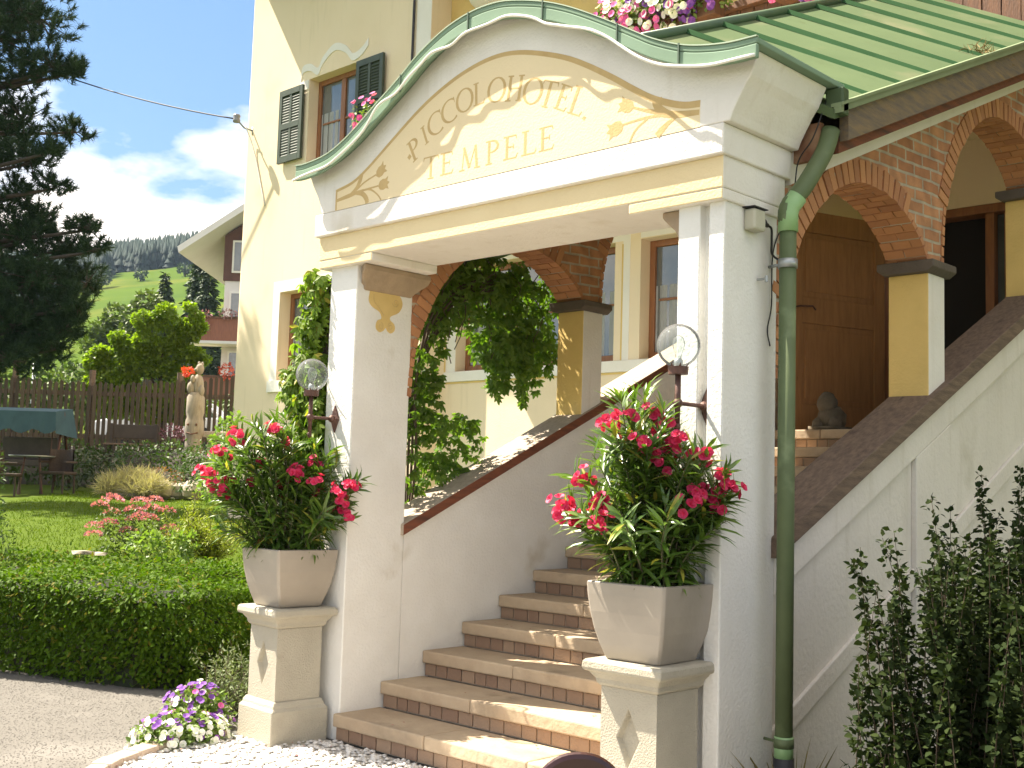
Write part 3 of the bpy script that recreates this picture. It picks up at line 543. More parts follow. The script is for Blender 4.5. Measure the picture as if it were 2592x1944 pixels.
# ------------------------------------------------------------------ arcades along the stairs
ARC = [(5.125, 2.18), (5.135, 2.34), (5.165, 2.53), (5.235, 2.71), (5.345, 2.92), (5.47, 3.075), (5.62, 3.21), (5.82, 3.33), (6.10, 3.395), (6.38, 3.375), (6.58, 3.310), (6.76, 3.20), (6.86, 3.10), (6.90, 3.045)]
def wtop(y): return 3.37+.433*(y-5.62)
def arch(x0, x1, dy, dz, ylo, yhi, start=0):
    A = [(p[0]+dy, p[1]+dz) for p in ARC[start:]]; C_ = [tuple(p) for p in catmull(A, 6)]
    w = MB()
    # masonry above the opening
    ys = [p[0] for p in C_]; zs = [p[1] for p in C_]
    lo = [(ylo, zs[0])]*0+[(p[0], p[1]) for p in C_]; hi = [(p[0], max(wtop(p[0]), p[1]+.03)) for p in C_]
    w.strip2(lo, hi, 'X', x0+.008, x1-.008)
    if ylo < ys[0]-.001: w.strip2([(ylo, zs[0]), (ys[0], zs[0])], [(ylo, wtop(ylo)), (ys[0], wtop(ys[0]))], 'X', x0+.008, x1-.008)
    if yhi > ys[-1]+.001: w.strip2([(ys[-1], zs[-1]), (yhi, zs[-1])], [(ys[-1], wtop(ys[-1])), (yhi, wtop(yhi))], 'X', x0+.008, x1-.008)
    o = w.build('brick_arch', M['brick'], porch)
    # voussoirs: one block per brick, mortar showing between
    P = np.array(C_); seg = np.hypot(*np.diff(P, axis=0).T); cum = np.concatenate([[0], np.cumsum(seg)]); n = int(cum[-1]/.066)
    t = np.linspace(0, cum[-1], n+1); Q = np.stack([np.interp(t, cum, P[:, 0]), np.interp(t, cum, P[:, 1])], 1)
    v = MB()
    for i in range(n):
        a, b_ = Q[i], Q[i+1]; d = (b_-a)/np.hypot(*(b_-a)); nn = np.array([-d[1], d[0]])
        if abs(nn[1]) > .25: nn = nn if nn[1] > 0 else -nn
        elif (nn[0] > 0) == (i < n*.5): nn = -nn
        steep = abs(nn[1]); th = .125 if (steep > .33 and i < n*.84) else .03
        a2, b2 = a+d*.006, b_-d*.006; j = random.uniform(-.002, .004)
        xs_ = [(x0-j, x0+(x1-x0)*.5-.004), (x0+(x1-x0)*.5+.004, x1+j)] if i % 2 else [(x0-j, x0+(x1-x0)*.28-.004), (x0+(x1-x0)*.28+.004, x0+(x1-x0)*.74-.004), (x0+(x1-x0)*.74+.004, x1+j)]
        for xa, xb in xs_:
            q = -random.uniform(.002, .008)
            v.prism([tuple(a2+nn*q), tuple(b2+nn*q), tuple(b2+nn*th*1.0), tuple(a2+nn*th)], 'X', xa, xb)
    v.build('arch_ring', M['brickisl'], o)
    return o
for x0, x1 in ((-6.12, XL), (-3.336, XR)):
    arch(x0, x1, 0, 0, 5.118, 6.90); arch(x0, x1, 1.98, .885, 6.90, 8.85, 4 if False else 0); 
    w = MB(); w.strip2([(8.85, 3.95), (YR-.003, 4.4)], [(8.85, wtop(8.85)), (YR-.003, wtop(YR))], 'X', x0+.008, x1-.008); w.build('brick_arch', M['brick'], porch)
    # plaster strip under the eaves
    w = MB(); xx = (x0+.02, x1+.02) if x0 > -5 else (x0-.02, x1-.02)
    w.strip2([(5.205, wtop(5.205)+.002), (8.98, wtop(8.98)+.002)], [(5.205, wtop(5.205)+.17), (8.98, wtop(8.98)+.17)], 'X', *xx); w.build('plaster_strip', M['white'], porch)
    for yc, zb, zt in ((6.89, 2.14+SL*(6.89-6.68)-(.10 if x0 < -5 else .05), 3.0), (8.82, 2.14+SL*(8.82-6.68)-(.10 if x0 < -5 else .05), 3.87)):
        c = MB(); c.box(x0, x1, yc, yc+.235, zb, zt); o = c.build('column', [M['yellow'], M['white']], porch, bevel=.008)
        for v_ in o.data.vertices:
            if v_.co.z < zt-.2 and v_.co.y > yc+.1: v_.co.z += SL*.235
        for p_ in o.data.polygons:
            if abs(p_.normal.x) > .9: p_.material_index = 1
        c = MB(); c.prism([(x0-.055, zt+.03), (x0-.055, zt+.075), (x1+.055, zt+.075), (x1+.055, zt+.03), (x1+.012, zt-.002), (x0-.012, zt-.002)], 'Y', yc-.055, yc+.29); c.build('capital', mat('dark_capital_stone', (.12, .095, .075), (.085, .07, .055), 6, .9, .5, 40), o, bevel=.008)
# ------------------------------------------------------------------ stair parapets with timber copings
for side, (xw0, xw1, xc0, xc1, th, dz, mt) in {'l': (-6.11, XL, -6.14, -5.825, .075, -.055, M['palewood']), 'r': (-3.335, XR, -3.335, -3.03, .105, 0, M['oldwood'])}.items():
    y1 = YR-.005; w = MB(); zt = lambda y: ct(y)+dz-th
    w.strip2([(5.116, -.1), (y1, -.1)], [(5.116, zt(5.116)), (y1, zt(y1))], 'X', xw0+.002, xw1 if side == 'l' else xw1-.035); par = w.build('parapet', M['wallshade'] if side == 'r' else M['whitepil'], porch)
    if side == 'r':
        # raised plaster frames on the outer face
        w = MB(); xo, xi = xw1, xw1-.036
        w.strip2([(5.118, zt(5.118)-.20), (y1, zt(y1)-.20)], [(5.118, zt(5.118)-.002), (y1, zt(y1)-.002)], 'X', xi, xo)
        for ya, yb in ((6.72, 7.22), (8.75, 9.2)): w.strip2([(ya, -.1), (yb, -.1)], [(ya, zt(ya)-.201), (yb, zt(yb)-.201)], 'X', xi, xo)
        for ya, yb in ((5.118, 6.719), (7.221, 8.749)):
            w.strip2([(ya, max(0, zt(ya)-.98)), (yb, zt(yb)-.98)], [(ya, max(.02, zt(ya)-.86)), (yb, zt(yb)-.86)], 'X', xi, xo-.012)
            w.box(xi, xo, ya, yb, -.1, .0)
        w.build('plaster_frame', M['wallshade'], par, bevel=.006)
    c = MB(); n = 3
    c.strip2([(5.085, ct(5.085)+dz-th), (y1, ct(y1)+dz-th)], [(5.085, ct(5.085)+dz), (y1, ct(y1)+dz)], 'X', xc0, xc1)
    o = c.build('timber_coping', [mt, M['redwood']], porch, bevel=.008)
    if side == 'l':
        for p_ in o.data.polygons:
            if p_.normal.x > .9: p_.material_index = 1
# ------------------------------------------------------------------ rising green roof
RY0, RY1 = 5.195, 8.56
def re(y): return 3.873+.43*(y-5.978)
def rr(y): return 4.535+.43*(y-5.978)
b = MB(); XE, XG = -2.80, -4.02
prof = [(XE, 0), (XG, 1), (-6.42, -.99)]
def rv(y, dz):
    return [(XE, y, re(y)+dz), (XG, y, rr(y)+dz), (-6.42, y, re(y)-.64+.0+dz+.0)]
A, B_, C2, D2 = rv(RY0, 0), rv(RY1, 0), rv(RY0, -.05), rv(RY1, -.05)
b.add(A+B_+C2+D2, [(0, 1, 4, 3), (1, 2, 5, 4), (6, 9, 10, 7), (7, 10, 11, 8), (0, 3, 9, 6), (2, 8, 11, 5), (0, 6, 7, 1), (1, 7, 8, 2), (3, 4, 10, 9), (4, 5, 11, 10)])
roof = b.build('roof', M['roofgreen'], porch)
b = MB()
for k in range(9):
    y = 5.60+.385*k
    if y > RY1-.05: break
    z0, z1 = re(y), rr(y); n = Vector((.663, 0, 1.22)).normalized()
    for sgn in (1,):
        P0, P1 = Vector((XE-.01, y, z0)), Vector((XG+.02, y, z1)); hh = .020
        b.add([P0+Vector((0, -.016, 0))-n*.01, P0+Vector((0, .016, 0))-n*.01, P0+Vector((0, .008, 0))+n*hh, P0+Vector((0, -.008, 0))+n*hh, P1+Vector((0, -.016, 0))-n*.01, P1+Vector((0, .016, 0))-n*.01, P1+Vector((0, .008, 0))+n*hh, P1+Vector((0, -.008, 0))+n*hh], [(0, 1, 2, 3), (4, 7, 6, 5), (0, 3, 7, 4), (1, 5, 6, 2), (3, 2, 6, 7)])
b.build('standing_seam', mat('green_seam_metal', (.035, .085, .035), (.028, .07, .028), 3, .9, spec=.05), roof)
b = MB(); b.tube([(XG, RY0, rr(RY0)+.01), (XG, RY1, rr(RY1)+.01)], .035, 8)
b.build('ridge_cap', mat('dark_green_ridge_metal', (.07, .12, .06), (.05, .09, .05), 4, .5), roof, smooth=True)
# eaves edge, gutter lip and weathered fascia
b = MB(); b.strip2([(RY0, re(RY0)-.022), (RY1, re(RY1)-.022)], [(RY0, re(RY0)+.012), (RY1, re(RY1)+.012)], 'X', XE-.005, XE+.035)
b.strip2([(RY0, re(RY0)+.013), (RY1, re(RY1)+.013)], [(RY0, re(RY0)+.030), (RY1, re(RY1)+.030)], 'X', XE-.02, XE+.045); b.build('eaves_flashing', mat('light_green_eaves_metal', (.20, .255, .14), (.165, .215, .115), 4, .5), roof)
b = MB(); b.strip2([(5.33, re(5.33)-.185), (RY1, re(RY1)-.185)], [(5.33, re(5.33)-.024), (RY1, re(RY1)-.024)], 'X', XE-.045, XE+.005); b.build('fascia_board', mat('weathered_fascia', (.22, .155, .085), (.12, .10, .085), 6, .85, .6, 30, stretch=(6, 1, 7), stain=((.30, .20, .07), 2.2, .6)), porch)
b = MB(); b.strip2([(5.33, re(5.33)-.245), (RY1, re(RY1)-.245)], [(5.33, re(5.33)-.15), (RY1, re(RY1)-.15)], 'X', XE-.15, XE-.05); b.build('fascia_board', M['redwood'], porch)
b = MB(); b.add([(XE-.15, 5.3, re(5.3)-.20), (XE-.15, RY1, re(RY1)-.20), (XR-.02, RY1, re(RY1)-.18), (XR-.02, 5.3, re(5.3)-.18)], [(0, 1, 2, 3)])
b.build('soffit', M['redwood'], porch, fix=False)
b = MB(); b.box(-3.06, -2.90, 5.235, 5.27, 3.31, 3.50); b.build('fascia_board', mat('rusty_end_board', (.33, .20, .12), (.18, .06, .03), 9, .85, .4, 30), porch)
# vault ceiling under the roof
b = MB(); n = 14; lo = []; hi = []
for i in range(n+1):
    x = -5.86+(2.52)*i/n; a = math.pi*i/n; lo.append((x, .0+.42*math.sin(a)))
for i in range(n):
    x0_, x1_ = lo[i][0], lo[i+1][0]; z0_, z1_ = lo[i][1], lo[i+1][1]
    q = lambda y: 3.45+.43*(y-5.6)
    b.add([(x0_, 5.18, q(5.18)+z0_), (x1_, 5.18, q(5.18)+z1_), (x1_, YR-.004, q(YR)+z1_), (x0_, YR-.004, q(YR)+z0_)], [(0, 1, 2, 3)])
b.build('vault_ceiling', M['cream'], porch, fix=False)
# ------------------------------------------------------------------ drainpipe
b = MB(); px, py = -2.955, 5.02
b.box(XE-.065, XE+.035, 5.215, 5.282, 3.515, 3.655); pipe = b.build('drainpipe', mat('dark_green_box_paint', (.06, .095, .04), (.045, .075, .03), 6, .6), porch, bevel=.01)
pth = [(XE-.06, 5.27, 3.46), (XE-.075, 5.23, 3.34), (px+.05, 5.10, 3.15), (px, py, 3.02), (px, py, 2.92)]
b = MB(); b.tube([tuple(p) for p in catmull(pth, 5)], .046, 16); b.tube([(px, py, 2.93), (px, py, .38)], .042, 16); b.build('pipe', M['pipe'], pipe, smooth=True)
b = MB(); b.tube([(px+.035, py+.03, 3.08), (px+.008, py+.008, 3.03), (px, py, 2.99), (px, py, 2.90)], .0495, 16); b.build('pipe_joint', M['pipelight'], pipe, smooth=True); b = MB(); b.tube([(px, py, .345), (px, py, .46)], .046, 16); b.build('pipe_joint', M['pipelight'], pipe, smooth=True)
b = MB(); b.tube([(px, py, -.05), (px, py, .36)], .050, 16); b.build('standpipe', M['darkpipe'], pipe, smooth=True)
for z, m_ in ((2.74, M['zinc']), (.43, M['pipe'])):
    b = MB(); b.tube([(px, py, z-.022), (px, py, z+.022)], .0485, 16); b.tube([(px-.04, py+.0, z), (XR-.01, py+.02, z)], .008, 6); b.build('pipe_bracket', m_, pipe, smooth=True)
# cable running beside the pipe
b = MB(); b.tube([tuple(p) for p in catmull([(XE-.06, 5.22, 3.60), (-2.90, 5.16, 3.40), (-3.0, 5.19, 3.30), (-3.02, 5.175, 3.10), (XR+.010, 5.13, 2.95), (XR+.008, 5.06, 2.80), (XR+.01, 5.05, 2.55), (XR+.01, 5.015, 2.42), (XR+.01, 5.04, 2.34)], 6)], .0035, 6); b.build('cable', M['black'], porch, smooth=True)
b = MB(); b.tube([(XR-.002, 4.93, 2.66), (XR+.05, 4.935, 2.66)], .006, 6); b.tube([(XR+.05, 4.935, 2.645), (XR+.05, 4.935, 2.675)], .009, 6); b.build('wall_hook', M['zinc'], porch)
sk = empty('socket_box', (XR, 4.85, 2.95), 'cream socket box with black plug on the right white pillar', 'socket box')
b = MB(); b.box(XR+.0005, XR+.065, 4.80, 4.905, 2.885, 2.99); b.build('housing', M['boxgrey'], sk, bevel=.012)
b = MB(); b.add([(XR, 4.79, 2.995), (XR+.07, 4.79, 2.993), (XR+.07, 4.915, 2.993), (XR, 4.915, 2.995), (XR, 4.79, 3.0), (XR+.07, 4.79, 2.998), (XR+.07, 4.915, 2.998), (XR, 4.915, 3.0)], [(0, 1, 2, 3), (4, 7, 6, 5), (0, 4, 5, 1), (1, 5, 6, 2), (2, 6, 7, 3), (3, 7, 4, 0)]); b.build('cover', M['darkpipe'], sk)
b = MB(); b.tube([(XR+.033, 4.90, 2.935), (XR+.033, 4.925, 2.935), (XR+.033, 4.945, 2.935), (XR+.03, 4.975, 2.935)], [.026, .026, .014, .010], 10); b.tube([tuple(p) for p in catmull([(XR+.03, 4.97, 2.935), (XR+.03, 5.01, 2.925), (XR+.02, 5.03, 2.86), (XR+.015, 5.05, 2.80), (-2.99, 5.07, 2.75)], 5)], .006, 6); b.build('plug', M['black'], sk, smooth=True)
# ------------------------------------------------------------------ staircase
stair = empty('staircase', (-4.46, 4.6, 0), 'sandstone steps with terracotta risers climbing between the white pillars', 'staircase')
for k in range(13):
    y = 4.60+.355*k; z = .175+.166*k; yb = y+.375 if k < 12 else YR-.004
    x0, x1 = (-5.875, -3.345) if k == 0 else (XL+.002, -3.337)
    if k in (0, 1): x0 = -5.872 if k == 0 else x0
    b = MB(); cuts = sorted([x0]+[x0+(x1-x0)*f+random.uniform(-.15, .15) for f in (.36, .70)]+[x1])
    for a, c in zip(cuts[:-1], cuts[1:]): b.box(a+.002, c-.002, y+random.uniform(0, .004), yb, z-.082, z-random.uniform(0, .002))
    if k == 12: b.box(XL+.002, -3.337, y+.4, YR-.004, 1.9, z-.01)
    st = b.build('step', M['sand'], stair, bevel=.010)
    b = MB(); b.box(x0+.002, x1-.002, y+.034, y+.30, z-.168, z-.084, 1); x = x0+.012
    while x < x1-.03:
        w_ = random.uniform(.085, .135); b.box(x, min(x+w_, x1-.006), y+.026, y+.05, z-.160, z-.088); x += w_+.011
    b.build('riser_tiles', [M['tile'], M['grout']], st)
b = MB(); b.box(XL+.002, -3.337, 4.95, YR-.004, -.1, .06); 
for k in range(1, 13): b.box(XL+.004, -3.339, 4.60+.355*k+.06, YR-.006, .175+.166*(k-1)-.02, .175+.166*k-.09)
b.build('stair_core', M['grout'], stair)
# small weathered stone figure on the landing
sf = empty('stone_figure', (-4.93, 9.12, 2.167), 'small weathered stone animal figure on the landing by the door', 'stone figure')
b = MB(); b.ball((-4.93, 9.12, 2.27), .12, .14, .12, 14, 10, jit=.06); b.ball((-4.945, 9.07, 2.40), .085, .09, .10, 14, 10, jit=.06);  b.ball((-4.85, 9.03, 2.22), .05, .08, .06, 10, 8, jit=.05); b.ball((-5.0, 9.03, 2.22), .05, .08, .06, 10, 8, jit=.05)
b.box(-5.06, -4.80, 8.95, 9.26, 2.168, 2.20); b.build('body', M['figure'], sf, smooth=True)
# ================================================================== pedestals, pots, lamps
def frus(mb, cx, cy, prof, rz=0.0, ch=0.0, mi=0, cap=True):
    """square section lofted along z: prof = [(half width, z)...]"""
    ca, sa = math.cos(rz), math.sin(rz); vs = []
    for h, z in prof:
        pts = [(-h, -h), (h, -h), (h, h), (-h, h)]
        if ch:
            q = ch; pts = [(-h+q, -h), (h-q, -h), (h, -h+q), (h, h-q), (h-q, h), (-h+q, h), (-h, h-q), (-h, -h+q)]
        vs += [(cx+p[0]*ca-p[1]*sa, cy+p[0]*sa+p[1]*ca, z) for p in pts]
    k = 8 if ch else 4; n = len(prof)
    f = [(i*k+j, i*k+(j+1) % k, (i+1)*k+(j+1) % k, (i+1)*k+j) for i in range(n-1) for j in range(k)]
    if cap: f += [tuple(range(k-1, -1, -1)), tuple((n-1)*k+j for j in range(k))]
    return mb.add(vs, f, mi)
def pedestal(cx, cy, rz, label):
    o = empty('pedestal', (cx, cy, 0), label, 'pedestal', 'stone pedestals flanking the steps')
    b = MB(); frus(b, cx, cy, [(.200, -.02), (.200, .205), (.196, .212), (.185, .225), (.182, .24), (.170, .262)], rz); b.build('base', M['conc'], o, bevel=.006)
    T = Matrix.Translation((cx, cy, 0)) @ Matrix.Rotation(rz, 4, 'Z'); b = MB(); h = .160
    D = [(0, .345), (.066, .478), (0, .615), (-.066, .478)]; q = lambda p, y: T @ Vector((p[0], y, p[1]))
    Cn = [(-h, .26), (h, .26), (h, .70), (-h, .70)]
    vs = [q(p, -h) for p in Cn]+[q(p, h) for p in Cn]+[q(p, -h) for p in D]+[q((p[0]*.82, .478+(p[1]-.478)*.82), -h+.032) for p in D]
    b.add(vs, [(4, 7, 6, 5), (0, 4, 5, 1), (1, 5, 6, 2), (2, 6, 7, 3), (3, 7, 4, 0), (0, 1, 9, 8), (1, 2, 10, 9), (2, 3, 11, 10), (3, 0, 8, 11), (8, 9, 13, 12), (9, 10, 14, 13), (10, 11, 15, 14), (11, 8, 12, 15), (12, 13, 14, 15)])
    sh = b.build('shaft', M['conc'], o, bevel=.004)
    b = MB(); frus(b, cx, cy, [(.165, .70), (.178, .715), (.182, .735), (.205, .765), (.224, .772), (.228, .785), (.226, .81), (.215, .822)], rz); b.build('cap', M['conc'], o, bevel=.006)
    return o
def planter(cx, cy, z, rz, label):
    o = empty('planter', (cx, cy, z), label, 'planter', 'beige clay planters on the pedestals')
    prof = [(.150, z+.001), (.156, z+.012), (.176, z+.07), (.195, z+.14), (.210, z+.22), (.219, z+.30), (.222, z+.352), (.219, z+.358), (.203, z+.358), (.200, z+.350), (.192, z+.30)]
    b = MB(); frus(b, cx, cy, prof, rz, .012); b.build('pot', M['pot'], o, bevel=.005)
    b = MB(); frus(b, cx, cy, [(.194, z+.302), (.194, z+.312)], rz); b.build('soil', M['soil'], o)
    return o
LPC, RPC = (-6.135, 4.415), (-3.325, 4.452)
pedestal(*LPC, math.radians(-4), 'left stone pedestal at the far end of the bottom step'); pedestal(*RPC, 0, 'right stone pedestal in front of the pillar with the drainpipe')
planter(LPC[0]-.0, LPC[1], .823, math.radians(-4), 'beige square planter on the left pedestal by the hedge'); planter(*RPC, .823, math.radians(2), 'beige square planter on the right pedestal beside the drainpipe pillar')
def lamp(x, y0, y, zg, label):
    o = empty('wall_lamp', (x, y0, zg-.27), label, 'wall lamp', 'globe lamps on the entrance pillars')
    zp = zg-.27
    b = MB(); hw, hh, t = .042, .088, .010; yb = y0-.001 if x < -5 else y0-.001
    b.add([(x-hw, yb, zp), (x, yb, zp-hh), (x+hw, yb, zp), (x, yb, zp+hh), (x-hw, yb-t, zp), (x, yb-t, zp-hh), (x+hw, yb-t, zp), (x, yb-t, zp+hh), (x, yb-.035, zp)], [(0, 1, 2, 3), (0, 4, 5, 1), (1, 5, 6, 2), (2, 6, 7, 3), (3, 7, 4, 0), (4, 8, 5), (5, 8, 6), (6, 8, 7), (7, 8, 4)])
    b.ball((x, yb-.03, zp), .024, .022, .024, 12, 8); b.build('wall_plate', M['iron'], o)
    b = MB(); b.tube([(x, yb-.02, zp), (x, y, zp)], .010, 10); b.tube([(x, y, zp-.10), (x, y, zp+.02), (x, y, zg-.135)], [.012, .014, .014], 12); b.ball((x, y, zp), .024, .024, .024, 12, 8); b.ball((x, y, zp-.11), .016, .016, .022, 10, 8); b.build('bracket', M['iron'], o, smooth=True)
    b = MB(); b.lathe([(.020, -.138), (.046, -.136), (.048, -.100), (.040, -.100), (.036, -.12), (.0, -.12)], (x, y, zg), 20)
    for k in range(8):
        a = k*math.pi/4; c, s_ = math.cos(a), math.sin(a)
        b.add([(x+.047*c-.006*s_, y+.047*s_+.006*c, zg-.102), (x+.047*c+.006*s_, y+.047*s_-.006*c, zg-.102), (x+.062*c, y+.062*s_, zg-.082), (x+.043*c-.006*s_, y+.043*s_+.006*c, zg-.102), (x+.043*c+.006*s_, y+.043*s_-.006*c, zg-.102)], [(0, 1, 2), (3, 2, 4), (0, 2, 3), (1, 4, 2)])
    b.build('cup', M['iron'], o)
    b = MB(); b.ball((x, y, zg), .1025, .1025, .1025, 40, 24); b.build('globe', M['glass'], o, smooth=True)
    b = MB(); b.lathe([(.020, -.118), (.022, -.07), (.018, -.065), (.016, -.06)], (x, y, zg), 14); b.build('bulb_holder', M['zinc'], o, smooth=True)
    b = MB(); b.lathe([(.012, -.062), (.018, -.035), (.028, -.005), (.030, .012), (.024, .034), (.010, .046), (.002, .048)], (x, y, zg), 16); b.build('bulb', M['glass'], o, smooth=True)
lamp(-6.021, 4.64, 4.44, 2.278, 'glass globe lamp beside the climbing vine on the left pillar'); lamp(-3.190, 4.69, 4.445, 2.286, 'glass globe lamp on the right pillar with the drainpipe')
# ================================================================== ground details in front
def stones(name, pts, r, m, kind='stuff', flat=.65):
    V0 = np.array([(1, 0, 0), (-1, 0, 0), (0, 1, 0), (0, -1, 0), (0, 0, 1), (0, 0, -1), (.6, .6, .55), (-.6, .6, .55), (.6, -.6, .55), (-.6, -.6, .55)])
    F0 = np.array([(4, 6, 7), (4, 7, 9), (4, 9, 8), (4, 8, 6), (0, 6, 8), (1, 9, 7), (2, 7, 6), (3, 8, 9), (0, 2, 6), (0, 8, 3), (1, 7, 2), (1, 3, 9)])
    n = len(pts); s = np.asarray(r)[:, None, None]*RNG.uniform(.7, 1.3, (n, len(V0), 1))*np.array([1, 1, flat]); a = RNG.uniform(0, 6.28, n)
    V = V0[None]*s; c, sn = np.cos(a)[:, None], np.sin(a)[:, None]; V = np.stack([V[..., 0]*c-V[..., 1]*sn, V[..., 0]*sn+V[..., 1]*c, V[..., 2]], -1)+np.asarray(pts)[:, None]
    F = (F0[None]+np.arange(n)[:, None, None]*len(V0)).reshape(-1, 3); o = npmesh(name, V.reshape(-1, 3), F, m); o['kind'] = kind; return o
g = MB(); bed = [(-6.40, 4.60), (-6.42, 4.12), (-6.30, 3.62), (-5.95, 3.15), (-5.2, 2.6), (-3.0, 2.2), (-2.7, 4.3), (-2.8, 4.60)]
g.add([(x, y, .006) for x, y in bed], [tuple(range(len(bed)))]); tag(g.build('pebble_bed', mat('white_pebble_ground', (.55, .52, .47), (.40, .37, .33), 40, .9, 1, 60)), kind='structure')
def inpoly(P, poly):
    x, y = P[:, 0], P[:, 1]; r = np.zeros(len(P), bool); j = len(poly)-1
    for i in range(len(poly)):
        xi, yi = poly[i]; xj, yj = poly[j]; r ^= ((yi > y) != (yj > y)) & (x < (xj-xi)*(y-yi)/(yj-yi+1e-12)+xi); j = i
    return r
P = RNG.uniform((-6.45, 2.6), (-3.6, 4.6), (9000, 2)); P = P[inpoly(P, bed)][:5200]; P = np.column_stack([P, np.full(len(P), .012)])
stones('white_pebbles', P, RNG.uniform(.009, .022, len(P)), mat('white_pebbles', (.78, .75, .70), (.55, .52, .48), rough=.75, island=True))
P = np.column_stack([RNG.uniform(-11, -6.2, 36000), RNG.uniform(2.2, 6.0, 36000), np.full(36000, .0)])
P = P[~inpoly(P, bed)]
stones('gravel_stones', P, RNG.uniform(.0025, .006, len(P)), mat('gravel_stones', (.19, .175, .152), (.11, .10, .088), rough=.9, island=True))
b = MB(); ed = [(-6.44, 4.20), (-6.36, 3.78), (-6.14, 3.30), (-5.8, 2.92)]; C_ = [np.array(p) for p in catmull(ed, 3)]
for i in range(0, len(C_)-1):
    a, c = C_[i], C_[i+1]; d = (c-a)/np.hypot(*(c-a)); nn = np.array([-d[1], d[0]]); a2, c2 = a+d*.006, c-d*.006; w_ = .055+random.uniform(-.008, .012)
    b.prism([tuple(a2-nn*w_), tuple(c2-nn*w_), tuple(c2+nn*w_), tuple(a2+nn*w_)], 'Z', -.02, .045+random.uniform(-.006, .008))
tag(b.build('stone_edging', mat('pinkish_edging_stone', (.50, .40, .31), (.42, .33, .26), 7, .9, .6, 50), bevel=.012), kind='structure')
# rounded dark brown chair back in the foreground
ch = empty('chair', (-1.72, 2.02, 0), 'rounded dark brown wooden chair back at the bottom edge', 'chair')
ux, uy = RH[0], RH[1]
def cp(u, d, z): return (-1.662+ux*u+FH[0]*d, 1.982+uy*u+FH[1]*d, z+.004)
b = MB(); n = 20; outer = []
for i in range(n+1):
    t = -1+2*i/n; outer.append((.140*t, 1.03-.13*abs(t)**2.4))
vs = []; 
for (u, z) in outer: vs += [cp(u, 0, z), cp(u*1.0, .03, z-.004), cp(u, 0, .62), cp(u, .03, .62)]
f = []
for i in range(n): o_ = i*4; f += [(o_, o_+4, o_+5, o_+1), (o_+2, o_+6, o_+4, o_), (o_+1, o_+5, o_+7, o_+3), (o_+3, o_+7, o_+6, o_+2)]
f += [(0, 1, 3, 2), (n*4, n*4+2, n*4+3, n*4+1)]
M['chairbrown'] = mat('dark_brown_lacquer', (.045, .014, .009), (.03, .011, .008), 3, .28, .05, 12, spec=.5, coat=.3)
b.add(vs, f); b.build('backrest', M['chairbrown'], ch, smooth=False, bevel=.012)
b = MB(); b.box(0, 0, 0, 0, 0, 0) if False else None
b.add([cp(-.2, -.42, .43), cp(.2, -.42, .43), cp(.2, .03, .43), cp(-.2, .03, .43), cp(-.2, -.42, .47), cp(.2, -.42, .47), cp(.2, .03, .47), cp(-.2, .03, .47)], [(0, 3, 2, 1), (4, 5, 6, 7), (0, 1, 5, 4), (1, 2, 6, 5), (2, 3, 7, 6), (3, 0, 4, 7)]); b.build('seat', M['chairbrown'], ch, bevel=.015)
for u, d in ((-.17, -.38), (.17, -.38), (-.17, 0), (.17, 0)):
    b = MB(); b.tube([cp(u*1.12, d*1.05, 0), cp(u, d, .45)], .017, 10); b.build('leg', M['chairbrown'], ch, smooth=True)
for u in (-.11, .11):
    b = MB(); b.tube([cp(u, .015, .46), cp(u, .015, .66)], .014, 10); b.build('back_post', M['chairbrown'], ch, smooth=True)
# overhead cable to the house corner
b = MB(); a = Vector((-15.44, 9.72, 7.19)); e = Vector((-23.2, 8.0, 10.25)); n = 24
pts = [a.lerp(e, i/n)-Vector((0, 0, .25*4*(i/n)*(1-i/n))) for i in range(n+1)]
b.tube(pts, .011, 6); pw = b.build('power_cable', M['darkpipe'], smooth=True); tag(pw, 'thin power cable strung from the hotel corner past the pine', 'cable')
br = empty('cable_bracket', (-15.42, 10.0, 7.15), 'small insulator bracket holding the cable at the hotel corner', 'bracket')
b = MB(); b.tube([(-15.40, 10.0, 7.06), (-15.42, 9.86, 7.08), (-15.44, 9.74, 7.18)], .014, 8); b.tube([(-15.40, 10.01, 7.0), (-15.40, 10.01, 7.12)], .02, 8); b.build('arm', M['zinc'], br, smooth=True)
b = MB(); b.lathe([(.02, -.07), (.055, -.06), (.06, -.02), (.045, 0), (.06, .03), (.05, .06), (.02, .07)], (-15.44, 9.73, 7.20), 14); b.build('insulator', mat('grey_porcelain', (.25, .25, .26), rough=.3), br, smooth=True)
b = MB(); b.tube([tuple(p) for p in catmull([(-15.41, 9.88, 7.10), (-15.36, 9.95, 6.9), (-15.25, 9.985, 6.6), (-15.1, 9.99, 6.2), (-14.95, 9.992, 5.8)], 5)], .010, 6); b.build('drop_cable', M['trimwhite'], br, smooth=True)
# ================================================================== plants near the entrance
M['oleaf'] = mat('oleander_leaf', (.058, .118, .018), (.125, .20, .030), rough=.34, island=True, trans=.25, spec=.6, c3=(.32, .30, .05))
M['ostem'] = mat('green_brown_stem', (.12, .13, .05), (.09, .075, .04), 9, .8)
M['pink'] = mat('crimson_pink_petal', (.52, .015, .085), (.66, .05, .17), rough=.6, island=True, trans=.3)
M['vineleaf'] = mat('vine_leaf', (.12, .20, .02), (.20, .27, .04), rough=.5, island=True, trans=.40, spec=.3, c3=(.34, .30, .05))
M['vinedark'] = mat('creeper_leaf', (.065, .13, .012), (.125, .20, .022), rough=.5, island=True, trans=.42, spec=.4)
M['twig'] = mat('brown_twig', (.10, .07, .045), (.07, .05, .03), 12, .9)
M['hedge'] = mat('hedge_leaf', (.042, .092, .003), (.088, .150, .007), rough=.65, island=True, trans=.25, spec=.12, c3=(.17, .16, .02))
